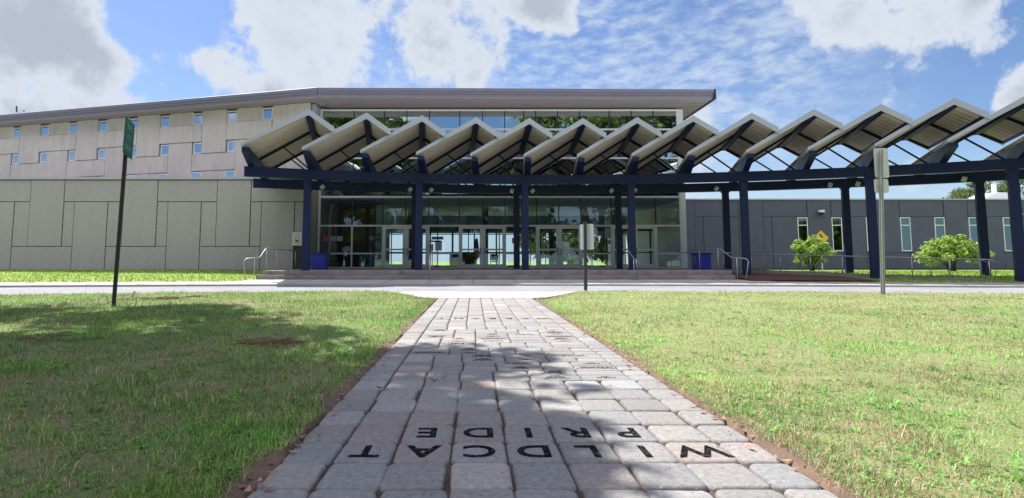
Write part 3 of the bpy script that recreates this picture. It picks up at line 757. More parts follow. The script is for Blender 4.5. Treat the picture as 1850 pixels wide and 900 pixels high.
# one folded roof bay, local x = sideways, y = radial
XLOW, ZLOW, XRID, ZRID, XEND, ZEND, RL = 0., 5.98, 2.78, 7.70, 3.86, 6.96, 7.3
def bay(first=None):
    M = {}
    def corr(x0, z0, x1, z1):
        n = 300; d = Vector((x1-x0, 0, z1-z0)); l = d.length; d.normalize(); nn = Vector((-d.z, 0, d.x)); 
        if nn.z < 0: nn = -nn
        mb = MB(); t = .012
        for i in range(n+1):
            y = RL*i/n; h = .072*max(-1, min(1, 1.9*math.sin(2*math.pi*y/.46)))
            for s, tt in ((0, 0), (l, 0), (l, t), (0, t)):
                mb.v.append(tuple(Vector((x0, y, z0))+d*s+nn*(h+tt)))
        for i in range(n):
            for k in range(4): mb.f.append((i*4+k, i*4+(k+1) % 4, (i+1)*4+(k+1) % 4, (i+1)*4+k))
        mb.f += [(0, 1, 2, 3), (n*4, n*4+1, n*4+2, n*4+3)]
        return mb
    a = corr(XLOW-.05, ZLOW+.04, XRID, ZRID+.04); b = corr(XRID, ZRID+.04, XEND, ZEND+.04)
    a.add(b.v, b.f); M['roof_sheet'] = (a, M_DECK)
    e = .16
    zr = ZRID
    lo, ri, en = (XLOW-.08, ZLOW), (XRID, ZRID), (XEND+.02, ZEND-.02)
    for q_, (y0, y1) in enumerate(((-.06, -.005), (RL+.005, RL+.06))):
        t = MB(); M['edge_trim%d' % q_] = (t, M_TRIM)
        t.add([(lo[0], y0, lo[1]+.125), (ri[0], y0, ri[1]+.125), (en[0], y0, en[1]+.125), (en[0], y0, en[1]-e), (ri[0], y0, ri[1]-e-.01), (lo[0], y0, lo[1]-.02)] +
              [(lo[0], y1, lo[1]+.125), (ri[0], y1, ri[1]+.125), (en[0], y1, en[1]+.125), (en[0], y1, en[1]-e), (ri[0], y1, ri[1]-e-.01), (lo[0], y1, lo[1]-.02)],
              [(0,1,4,5), (1,2,3,4), (11,10,7,6), (10,9,8,7), (0,6,7,1), (1,7,8,2), (2,8,9,3), (3,9,10,4), (4,10,11,5), (5,11,6,0)])
    # top sheet, lies on the corrugation
    tp = MB()
    for (p, q) in (((XLOW-.05, ZLOW), (XRID, ZRID)), ((XRID, ZRID), (XEND, ZEND))):
        tp.prism([Vector((p[0], .0, p[1]+.135)), Vector((q[0], .0, q[1]+.135)), Vector((q[0], .0, q[1]+.122)), Vector((p[0], .0, p[1]+.122))], (0, RL, 0))
    M['roof_cover'] = (tp, mat('roof_membrane', (.72, .74, .76), .6))
    # valley beam with tapered nose
    v = MB(); zt = ZLOW-.03
    v.prism([Vector((XLOW-.02, 0.0, zt)), Vector((XLOW-.02, 0.0, zt-.2)), Vector((XLOW-.02, 1.75, 5.37)), Vector((XLOW-.02, 6.5, 5.37)), Vector((XLOW-.02, RL, zt-.2)), Vector((XLOW-.02, RL, zt))], (.30, 0, 0))
    M['valley_beam'] = (v, M_BLUE)
    rg = MB(); rg.box(XRID-.14, XRID+.14, .02, RL-.02, ZRID-.25, ZRID-.10); M['ridge_beam'] = (rg, M_BLUE)
    eb = MB(); eb.box(XEND-.15, XEND-.06, .05, RL-.05, ZEND-.10, ZEND+.03); M['eave_beam'] = (eb, M_BLUE)
    for y in (3.5, 7.1):
        pu = MB(); M['purlin%d' % int(y)] = (pu, M_BLUE)
        pu.beam((XLOW+.2, y, ZLOW-.02+.06), (XRID-.1, y, ZRID-.12), .1, .12, (0, 0, 1)); pu.beam((XRID-.12, y, ZRID-.08), (XEND-.1, y, ZEND-.05), .1, .12)
    for y in (3.5, 6.6):
        st = MB(); M['strut%d' % int(y)] = (st, M_BLUE); st.beam((1.35, y, 6.70), (2.66+.05*y, y, 5.45), .07, .07)
    return M
roots = []
for j in range(-4, 10):
    thr_ = TH0+.063*j; rot = thr_+(.06 if j <= 0 else .06-.0055*j)
    ridge = pol(41.0, thr_, 0)
    ax = Vector((math.cos(rot), -math.sin(rot), 0))
    org = ridge - ax*XRID
    if not roots:
        M = bay(); objs = []
        root = M['roof_sheet'][0].build('roof_bay', M['roof_sheet'][1]); root.parent = cn; root.matrix_parent_inverse = Matrix()
        for k_ in [q for q in M if q != 'roof_sheet']:
            o = M[k_][0].build(k_.rstrip('0123456789'), M[k_][1]); o.parent = root
        roots.append(root); r_ = root
    else:
        r_ = copy_tree(roots[0], cn); roots.append(r_)
    r_.location = org-WL[cn.name]; r_.rotation_euler = (0, 0, -rot)
# floodlights under the beams
M_LAMP = mat('lamp_face', (.62, .62, .6), .4)
for (px, py, r) in [(584, 335, RR_), (742, 342, RR_), (780, 340, RR_), (924, 342, RR_), (963, 342, RR_), (1105, 341, RR_), (1147, 341, RR_), (1293, 338, RR_), (1500, 329, RR_), (1548, 327, RR_), (1741, 317, RR_), (602, 296, 41.9)]:
    if py < 300: continue
    # find theta
    best = min(np.linspace(-.34, .6, 800), key=lambda t: abs(pol(r-.3, t, 0).x/pol(r-.3, t, 0).y - (px-CX)/991.))
    p = pol(r-.34, best, 5.02); tw = random.choice((-1, 1))*.6
    m_ = MB().box(-.10, .10, -.06, .06, -.14, .10).rot(p, -best+tw, .5, .5); fl = m_.build('floodlight', M_LAMP, cn, bevel=.01)
    MB().tube([p+Vector((0, .02, .05)), pol(r-.14, best, 5.15)], .025, 6).build('lamp_bracket', M_MULL, fl)
# ------------------------------------------------------------------ bins
def bin_(x, y, w, label):
    e = empty('litter_bin', (x, y, DECKZ), label, 'bin', 'blue litter bins')
    mb = MB(); n = 14
    mb.prism([Vector((x-w/2+.02, y-w/2+.02, DECKZ)), Vector((x+w/2-.02, y-w/2+.02, DECKZ)), Vector((x+w/2-.02, y+w/2-.02, DECKZ)), Vector((x-w/2+.02, y+w/2-.02, DECKZ))], (0, 0, .82)).build('body', mat('blue_bin', (.01, .025, .30), .4), e, bevel=.04)
    for i in range(9):
        pass
    MB().box(x-w/2-.01, x+w/2+.01, y-w/2-.01, y+w/2+.01, DECKZ+.82, DECKZ+.90).build('rim', mat('navy_rim', (.012, .02, .08), .4), e, bevel=.02)
    MB().box(x-w*.36, x+w*.36, y-w*.36, y+w*.36, DECKZ+.9, DECKZ+.904).build('liner', M_BLK, e)
p = P(578, 487, 29.9); bin_(p.x, 29.9, .80, 'square blue litter bin by the glass left of the doors')
p = P(1267, 487, 30.2); bin_(p.x, 30.2, .82, 'square blue litter bin on the deck right of the doors')
# ------------------------------------------------------------------ signs
def plate(mb, w, h, t=.004, rad=.04):
    pts = []
    for (cx, cz, a0) in [(w/2-rad, h/2-rad, 0), (-w/2+rad, h/2-rad, 90), (-w/2+rad, -h/2+rad, 180), (w/2-rad, -h/2+rad, 270)]:
        for k in range(4): a = R(a0+30*k); pts.append(Vector((cx+math.cos(a)*rad, 0, cz+math.sin(a)*rad)))
    return mb.prism(pts, (0, t, 0))
M_BACK = mat('sign_back', (.62, .63, .66), .4, metal=.15, var=.08, scale=5)
M_POSTG = mat('post_galvanised', (.45, .46, .46), .5, metal=.5, var=.25, scale=20)
M_POSTD = mat('post_brown', (.05, .035, .035), .6, var=.3, scale=14)
M_POSTB = mat('post_black', (.03, .04, .04), .5)
def channel(p, q, w, holes=False):
    mb = MB(); mb.beam(p, q, w*.55, w*.12, (0, 1, 0)); d = Vector(q)-Vector(p)
    for s in (-1, 1):
        o = Vector((s*w*.27, .0, 0)); mb.beam(Vector(p)+o+Vector((0, w*.2, 0)), Vector(q)+o+Vector((0, w*.2, 0)), w*.1, w*.42, (0, 1, 0))
        o = Vector((s*w*.42, w*.42, 0)); mb.beam(Vector(p)+o, Vector(q)+o, w*.3, w*.1, (0, 1, 0))
    return mb
# left green sign
b0 = G(205, 553, .03); t0 = P(231, 225, b0.y+.1)
e = empty('road_sign', b0, 'green road sign turned almost edge on, on a leaning brown post', 'sign')
MB().beam(b0-Vector((0,0,.1)), t0, .065, .05, (0, 1, 0)).beam(b0-Vector((.0,.035,.1)), t0-Vector((0,.035,0)), .03, .03, (0, 1, 0)).build('post', M_POSTD, e, bevel=.005)
c = P(233, 250, b0.y-.02)
M_GREEN = mat('sign_green', (.02, .12, .09), .45, var=.2, scale=6)
mx = Matrix.Translation(c) @ Matrix.Rotation(R(106), 4, 'Z') @ Matrix.Rotation(R(5), 4, 'Y')
pm = plate(MB(), .62, .78); pm.v = [tuple(mx @ Vector(v)) for v in pm.v]; pl_ = pm.build('plate', M_GREEN, e)
for i, tx in enumerate(('BUS', 'LOT', 'ONLY')):
    text_mesh(tx, .17, mat('faded_letter', (.20, .36, .30), .5), 'lettering', mx @ Matrix.Translation((0, -.004, .22-.22*i)) @ Matrix.Rotation(R(90), 4, 'X'), pl_, .001)
# centre sign
b0 = G(1058, 526, .0); t0 = P(1057, 401, b0.y)
e = empty('road_sign', b0, 'white backed sign on a short black post before the doors', 'sign')
MB().beam(b0-Vector((0,0,.1)), t0, .10, .09, (0, 1, 0)).build('post', M_POSTB, e, bevel=.01)
c = P(1060, 428, b0.y+.08); mx = Matrix.Translation(c) @ Matrix.Rotation(R(-42), 4, 'Z')
pm = plate(MB(), .50, .82); pm.v = [tuple(mx @ Vector(v)) for v in pm.v]; pm.build('plate', M_BACK, e)
# right sign, two plates
b0 = G(1597, 532, .03); t0 = P(1593, 270, b0.y)
e = empty('road_sign', b0, 'two rounded plates seen from behind on a tall grey post', 'sign')
channel(b0-Vector((0,0,.1)), t0, .11).build('post', M_POSTG, e)
hl = MB()
d_ = t0-b0
for i in range(80): hl.obox(b0+d_*(i/80.+.005), (1,0,0), (0,1,0), UP, -.010, .010, -.0125, -.0105, -.010, .010)
hl.build('bolt_hole', M_JOINT, e)
for (py, h) in ((294.5, .85), (336, .40)):
    c = P(1592.5, py, b0.y+.1); pm = plate(MB(), .40, h, rad=.06); pm.v = [tuple(Vector(v)+c) for v in pm.v]; sp = pm.build('plate', M_BACK, e)
    bt = MB()
    for q in (-.36, .36): bt.tube([(c.x, c.y-.012, c.z+q*h), (c.x, c.y+.0, c.z+q*h)], .016, 8)
    bt.build('bolt', M_STEEL, sp)
# yellow diamond
c = P(1484, 430, 38.4)
e = empty('warning_sign', (c.x, 38.4, .3), 'yellow diamond warning sign with black figure behind the bush', 'sign')
MB().beam((c.x, 38.45, .2), (c.x, 38.45, c.z+.3), .06, .05, (0, 1, 0)).build('post', M_POSTG, e)
r_ = .52
dm = MB().prism([Vector((c.x+r_, 38.40, c.z)), Vector((c.x, 38.40, c.z+r_)), Vector((c.x-r_, 38.40, c.z)), Vector((c.x, 38.40, c.z-r_))], (0, .01, 0)).build('plate', mat('sign_yellow', (.75, .42, .02), .5), e)
fg = MB(); Y_ = 38.395
for a, b, w in [((-.05, .12), (.02, -.05), .12), ((.02, -.05), (.13, -.24), .06), ((.0, -.05), (-.14, -.22), .06), ((-.05, .12), (.13, .05), .05), ((-.05, .1), (-.18, .02), .05)]:
    fg.beam((c.x+a[0], Y_, c.z+a[1]), (c.x+b[0], Y_, c.z+b[1]), .006, w, (0, 1, 0)) if False else fg.beam((c.x+a[0], Y_, c.z+a[1]), (c.x+b[0], Y_, c.z+b[1]), w, .006, (0, 1, 0))
fg.tube([(c.x-.05, Y_-.004, c.z+.2), (c.x-.05, Y_+.003, c.z+.2)], .07, 10)
fg.build('figure', M_BLK, dm)
# notice on the left wall
c = P(536.5, 431.5, 31.36)
e = empty('wall_notice', c, 'white notice with red lettering and a barred circle on the left wall', 'sign')
pb = MB().box(c.x-.27, c.x+.27, 31.36, 31.375, c.z-.37, c.z+.37).build('plate', mat('notice_white', (.66, .64, .66), .5), e)
M_RED = mat('notice_red', (.5, .05, .06), .5)
text_mesh('NO SMOKING', .085, M_RED, 'lettering', Matrix.Translation((c.x, 31.354, c.z+.26)) @ Matrix.Rotation(R(90), 4, 'X'), pb)
text_mesh('NO PETS', .10, mat('notice_ink', (.03, .03, .05), .5), 'lettering', Matrix.Translation((c.x, 31.354, c.z+.14)) @ Matrix.Rotation(R(90), 4, 'X'), pb)
rg = MB(); rr = .17
rg.tube([Vector((c.x+math.cos(t)*rr, 31.352, c.z-.12+math.sin(t)*rr)) for t in np.linspace(0, 2*math.pi, 25)], .012, 6)
rg.tube([(c.x-.12, 31.352, c.z), (c.x+.12, 31.352, c.z-.24)], .012, 6); rg.build('barred_circle', M_RED, pb)
MB().box(c.x-.08, c.x+.09, 31.351, 31.357, c.z-.17, c.z-.07).build('symbol', M_BLK, pb)
# papers behind / on the glass
def paper(px0, px1, py0, py1, col, label, name='poster', lines=0, ink=(.1, .1, .15), Y=GY-.02):
    a, b = P(px0, py1, Y), P(px1, py0, Y)
    m_ = mat('paper_%02x%02x%02x' % tuple(int(x*255) for x in col), col, .6)
    o = tag(MB().box(a.x, b.x, Y-.004, Y, a.z, b.z).build(name, m_), label, 'poster', 'papers taped on the glass')
    if lines:
        lm = MB()
        for i in range(lines):
            z = b.z-(b.z-a.z)*(i+.8)/(lines+.6); k = random.uniform(.05, .25)*(b.x-a.x)
            lm.box(a.x+k, b.x-k, Y-.006, Y-.0045, z-.012, z+.012)
        lm.build('print_line', mat('ink_%02x%02x' % (int(ink[0]*255), int(ink[2]*255)), ink, .6), o)
paper(583.5, 592, 426, 437, (.62, .06, .16), 'pink notice taped to the far left pane', lines=0)
paper(597, 607.5, 427, 435.5, (.26, .42, .42), 'left one of two pale teal cards side by side', lines=2, ink=(.15, .25, .25))
paper(608.5, 619, 427, 435.5, (.27, .43, .43), 'right one of two pale teal cards side by side', lines=2, ink=(.15, .25, .25))
paper(667, 676, 427, 434, (.04, .2, .28), 'dark teal sticker left of the first door')
paper(680, 687.5, 421.5, 426, (.03, .05, .09), 'dark sticker high beside the first door')
paper(680.5, 686, 431, 434.5, (.02, .02, .03), 'small black sticker beside the first door')
paper(678, 685.5, 438, 446, (.12, .22, .25), 'grey green card low beside the first door', lines=2)
paper(774.5, 783, 441, 453, (.38, .42, .5), 'grey printed sheet under the red strip beside the second door pair', lines=4)
paper(775, 796, 434.5, 437.5, (.45, .13, .12), 'thin red strip notice on the glass')
paper(786, 798.5, 434.8, 453, (.55, .58, .68), 'large white printed sheet left of the second door pair', lines=5)
paper(780, 801, 427.5, 433, (.12, .17, .2), 'dark wide card above the white sheets')
paper(925, 932.5, 430, 440, (.55, .07, .09), 'red stop notice by the central column')
paper(934.5, 941, 428, 436, (.16, .24, .26), 'grey card right of the red notice')
paper(1093, 1106, 411.5, 430.5, (.30, .31, .40), 'tall grey sheet with red heading right of the third door pair', lines=5)
paper(1094, 1105, 411.7, 415, (.5, .14, .14), 'red heading strip at the top of the tall grey sheet', Y=GY-.028)
paper(1097, 1106, 434, 441, (.32, .27, .33), 'small pinkish sheet below the tall grey one', lines=2)
paper(1076, 1081.5, 429, 436, (.2, .25, .28), 'small grey card beside the white sign')
paper(960, 966, 430, 436, (.02, .02, .025), 'small black square left of the third door pair')
# arrow card
a = P(618, 450, GY-.02); b = P(633, 445.5, GY-.02)
tag(MB().prism([Vector((a.x, GY-.02, a.z)), Vector((a.x+.14, GY-.02, b.z)), Vector((b.x, GY-.02, b.z)), Vector((b.x, GY-.02, a.z*2-b.z)), Vector((a.x+.14, GY-.02, a.z*2-b.z))], (0, -.004, 0)).build('poster', mat('arrow_card', (.24, .27, .3), .6)), 'grey arrow shaped card pointing left on the glass', 'poster', 'papers taped on the glass')
# things inside the lobby
def stand_sign():
    a = P(652, 483, 35.2); b = P(675, 461, 35.2)
    e = empty('easel_sign', (a.x+.3, 35.2, DECKZ), 'teal poster board standing inside the glass left of the first door', 'sign')
    o = MB().box(a.x, b.x, 35.2, 35.23, DECKZ+.12, b.z).build('board', mat('teal_board', (.10, .26, .30), .5), e)
    lm = MB()
    for i in range(4): lm.box(a.x+.12, b.x-.12, 35.19, 35.197, b.z-.12-i*.09, b.z-.09-i*.09)
    lm.tube([((a.x+b.x)/2, 35.185, DECKZ+.36), ((a.x+b.x)/2, 35.197, DECKZ+.36)], .12, 14)
    lm.build('print', mat('board_ink', (.03, .06, .1), .6), o)
    MB().box(a.x+.05, a.x+.09, 35.24, 35.5, DECKZ, DECKZ+.15).box(b.x-.09, b.x-.05, 35.24, 35.5, DECKZ, DECKZ+.15).build('foot', M_BLK, e)
stand_sign()
def flag(px, py0, py1, Y, label):
    t = P(px, py0, Y); b = P(px, py1, Y)
    e = empty('flag', (t.x, Y, DECKZ), label, 'flag', 'flags on poles inside the lobby')
    MB().tube([(t.x, Y, DECKZ), (t.x, Y, t.z)], .02, 6).build('pole', mat('brass', (.5, .35, .12), .4, metal=.6), e)
    MB().tube([(t.x, Y, DECKZ), (t.x, Y, DECKZ+.05)], .18, 12).build('base', M_BLK, e)
    n = 24; red, wht, blu = mat('flag_red', (.5, .03, .04), .7), mat('flag_white', (.7, .7, .7), .7), mat('flag_blue', (.02, .03, .15), .7)
    # hanging folded cloth: stripes run down the folds
    groups = {'red': MB(), 'white': MB()}
    z1, z0 = t.z-.15, DECKZ+.55
    for i in range(13):
        a, b2 = -.17+i*.026, -.17+(i+1)*.026
        ya, yb = .05*math.sin(i*1.7), .05*math.sin((i+1)*1.7)
        g = groups['red' if i % 2 == 0 else 'white']
        g.prism([Vector((t.x+a*.5, Y-.06+ya, z1)), Vector((t.x+b2*.5, Y-.06+yb, z1)), Vector((t.x+b2*1.3+.03, Y-.06+yb, z0+abs(i-6)*.03)), Vector((t.x+a*1.3+.03, Y-.06+ya, z0+abs(i-6)*.03))], (0, .012, 0))
    groups['red'].build('red_stripe', red, e); groups['white'].build('white_stripe', wht, e)
    MB().box(t.x-.09, t.x+.08, Y-.16, Y-.12, z1-.75, z1+.02).build('canton', blu, e)
flag(1003, 423, 480, 35.6, 'striped flag on a pole behind the third door pair')
flag(861, 428, 480, 36.2, 'red and white flag hanging behind the left leaf of the second pair')
def bench(px, Y, label):
    c = P(px, 480, Y); e = empty('lobby_chair', (c.x, Y, DECKZ), label, 'chair', 'furniture inside the lobby')
    x = c.x; z = DECKZ
    m_ = mat('dark_fabric', (.02, .02, .025), .8)
    MB().box(x-.28, x+.28, Y-.25, Y+.25, z+.38, z+.46).build('seat', m_, e, bevel=.03)
    MB().box(x-.28, x+.28, Y+.2, Y+.27, z+.5, z+.92).build('backrest', m_, e, bevel=.03)
    for sx in (-.25, .25):
        for sy in (-.22, .22): MB().tube([(x+sx, Y+sy, z), (x+sx, Y+sy, z+.39)], .015, 6).build('leg', M_STEEL, e)
bench(603, 36.0, 'dark lobby chair behind the glass right of the left bin'); bench(893, 37.0, 'dark lobby chair seen through the second door pair'); bench(616, 36.6, 'dark chair with steel legs in front of the brown brick wall')
# potted plant
c = P(816, 470, 36.5)
def leafcloud(n, fn, size, aspect=.5, seed=1):
    rg = np.random.default_rng(seed); C = fn(n, rg); n = len(C)
    d = rg.normal(size=(n, 3)); d /= np.linalg.norm(d, axis=1)[:, None]; u = rg.normal(size=(n, 3)); u -= d*(u*d).sum(1)[:, None]; u /= np.linalg.norm(u, axis=1)[:, None]
    s = size*rg.uniform(.6, 1.4, (n, 1)); a = u*s; b = np.cross(d, u)*s*aspect
    V = np.stack([C-a, C-a*.1+b+d*s*.08, C+a, C-a*.1-b+d*s*.08], 1).reshape(-1, 3)
    F = np.arange(n*4).reshape(n, 4); return V, F
# ------------------------------------------------------------------ vegetation
def leaf_mat(name, col, tr=.3): return mat(name, col, .55, attr=True, trans=tr, spec=.3)
M_LEAF = leaf_mat('oak_leaf', (.075, .12, .025)); M_SHRUB = leaf_mat('shrub_leaf', (.30, .44, .10), .35); M_LEAFF = leaf_mat('far_leaf', (.15, .20, .075), .25)
def crown_fn(centre, rad, clumps, cr, seed, shell=.55):
    rg = np.random.default_rng(seed); c = np.array(centre); rad = np.array(rad)
    q = rg.normal(size=(clumps, 3)); q /= np.linalg.norm(q, axis=1)[:, None]; q *= rg.uniform(shell, 1., (clumps, 1))
    K = c+q*rad; kr = cr*rg.uniform(.6, 1.3, clumps)
    def fn(n, rg2):
        i = rg2.integers(0, clumps, n); p = rg2.normal(size=(n, 3)); p /= np.linalg.norm(p, axis=1)[:, None]
        p *= (rg2.uniform(0, 1, (n, 1))**.5)*kr[i][:, None]; p[:, 2] *= .7
        return K[i]+p
    return fn, K
def tree(name, base, h_trunk, centre, rad, clumps, cr, n, leaf, label, group, m=None, seed=1, tr=.3):
    e = empty(name, base, label, 'tree', group)
    fn, K = crown_fn(centre, rad, clumps, cr, seed)
    V, F = leafcloud(n, fn, leaf, .55, seed); V = V - np.array(base)
    rg = np.random.default_rng(seed+9); t = np.repeat(rg.normal(1, .22, (len(F), 1)), 4, 0).clip(.4, 1.7)*np.repeat(np.array([[1., 1., 1.]])+rg.normal(0, .07, (len(F), 3)), 4, 0)
    mesh_np('crown', V, F, m or M_LEAF, e, t)
    tb = MB(); b = Vector(base); c = Vector(centre)
    top = Vector((c.x, c.y, c.z+rad[2]*.3))
    pts = [b-Vector((0,0,.2)), b.lerp(Vector((b.x, b.y, h_trunk)), .5)+Vector((.05, 0, 0)), Vector((b.x+.1, b.y, h_trunk)), top]
    tb.tube(pts, tr, 8, radii=[tr*1.3, tr, tr*.8, tr*.2])
    for k in K[::max(1, len(K)//12)]:
        k = Vector(k); s = Vector((b.x+.05, b.y, h_trunk)).lerp(top, random.uniform(0, .5)); mid = s.lerp(k, .5)+Vector((0, 0, .1))
        tb.tube([s, mid, k], tr, 5, radii=[tr*.4, tr*.25, tr*.06])
    tb.build('trunk', M_BARK, e, smooth=True); return e
# shade trees beside the path, just outside the frame
tree('shade_tree', (-15.2, 10.1, 0), 5.5, (-12.6, 13.2, 13.0), (4.6, 4.8, 4.0), 64, 1.1, 10500, .19, 'leafy shade tree on the left lawn outside the picture', 'shade trees around the lawns', seed=3, tr=.35)
tree('shade_tree', (-11.8, 4.8, 0), 5.0, (-7.9, 8.2, 10.6), (3.7, 4.6, 2.4), 72, 1.15, 21000, .16, 'spreading shade tree left of the brick path outside the picture', 'shade trees around the lawns', seed=4, tr=.3)
tree('shade_tree', (15, -5, 0), 6, (13, -5, 16.5), (8.5, 5, 10), 95, 2.0, 14000, .4, 'tall tree behind the camera on the right', 'shade trees around the lawns', M_LEAFF, seed=5, tr=.4)
tree('shade_tree', (26, -8, 0), 6, (27, -8, 16.5), (8, 5, 10), 90, 2.0, 13000, .4, 'wide tree behind the camera far right', 'shade trees around the lawns', M_LEAFF, seed=6, tr=.4)
tree('shade_tree', (-18, -3, 0), 6, (-16, -3, 16.5), (9, 5, 10), 95, 2.1, 16000, .4, 'tall tree behind the camera on the left', 'shade trees around the lawns', M_LEAFF, seed=8, tr=.4)
for i, x in enumerate(range(-60, 75, 12)):
    xx_ = x+random.uniform(-3, 3); yy_ = -38+random.uniform(-5, 5); hh = random.uniform(9, 12.5)
    tree('background_tree', (xx_, yy_, 0), 3, (xx_, yy_, hh*.62), (7.0, 4, hh*.5), 30, 2.6, 3600, .7, 'bushy tree behind the camera, ' + ['first', 'second', 'third', 'fourth', 'fifth', 'sixth', 'seventh', 'eighth', 'ninth', 'tenth', 'eleventh', 'twelfth'][i] + ' from the left of its row', 'trees behind the camera', M_LEAF, seed=20+i)
# trees beyond the right wing
for i, (px, top, wid, s) in enumerate([(1772, 318, 2.8, 31), (1838, 300, 3.4, 32), (1730, 352, 1.2, 34)]):
    Yt = 62; c = P(px, 365, Yt); zt_ = P(px, top, Yt).z; h = zt_-4
    tree('background_tree', (c.x, Yt, 0), 3, (c.x, Yt, zt_-h*.5), (wid, 2.5, h*.5), 40, .8, 7000, .12, ['leafy tree rising behind the right roof beside the column', 'larger tree behind the white roof hood', 'low treetop just over the dark wing roof'][i], 'trees beyond the dark wing', M_LEAFF, s)
for i, x in enumerate((9, 15.5, 22)):
    tree('background_tree', (x, 60+i*2, 0), 2, (x, 60+i*2, 3.2), (3.5, 2, 2.8), 18, 1.3, 1800, .4, ['tree glimpsed through the rear lobby windows behind the third door pair', 'tree behind the lobby, right of the one at the third door pair', 'tree beyond the rear right corner of the glass hall'][i], 'trees behind the lobby', M_LEAFF, 40+i)
def shrub(base, rx, ry, h, n, leaf, label, seed, cl=40):
    e = empty('shrub', base, label, 'shrub', None)
    c = (base[0], base[1], base[2]+h*.56)
    fn, K = crown_fn(c, (rx*.85, ry*.85, h*.42), cl, min(rx, h)*.17, seed, .2)
    V, F = leafcloud(n, fn, leaf, .38, seed); V -= np.array(base)
    rg = np.random.default_rng(seed); t = np.repeat(rg.normal(1, .34, (len(F), 1)), 4, 0).clip(.4, 1.8)*np.ones((1, 3))
    mesh_np('foliage', V, F, M_SHRUB, e, t)
    tb = MB()
    for k in K[:14]:
        k = Vector(k); b = Vector(base)+Vector((random.uniform(-.15, .15), random.uniform(-.1, .1), -.05)); tb.tube([b, b.lerp(k, .45)+Vector((0, 0, .15)), k], .03, 5, radii=[.03, .02, .008])
    tb.build('stem', M_BARK, e)
p = P(1472, 488, 36.5); shrub((p.x-.15, 36.5, terr(p.x, 36.5)), 1.7, 1.2, 2.3, 2700, .125, 'upright light green shrub against the dark wall beside the yellow sign', 3, 46)
p = P(1722, 490, 33.5); shrub((p.x, 33.5, terr(p.x, 33.5)), 2.55, 1.5, 2.35, 5600, .11, 'broad rounded green shrub against the dark wall at the far right', 5, 60)
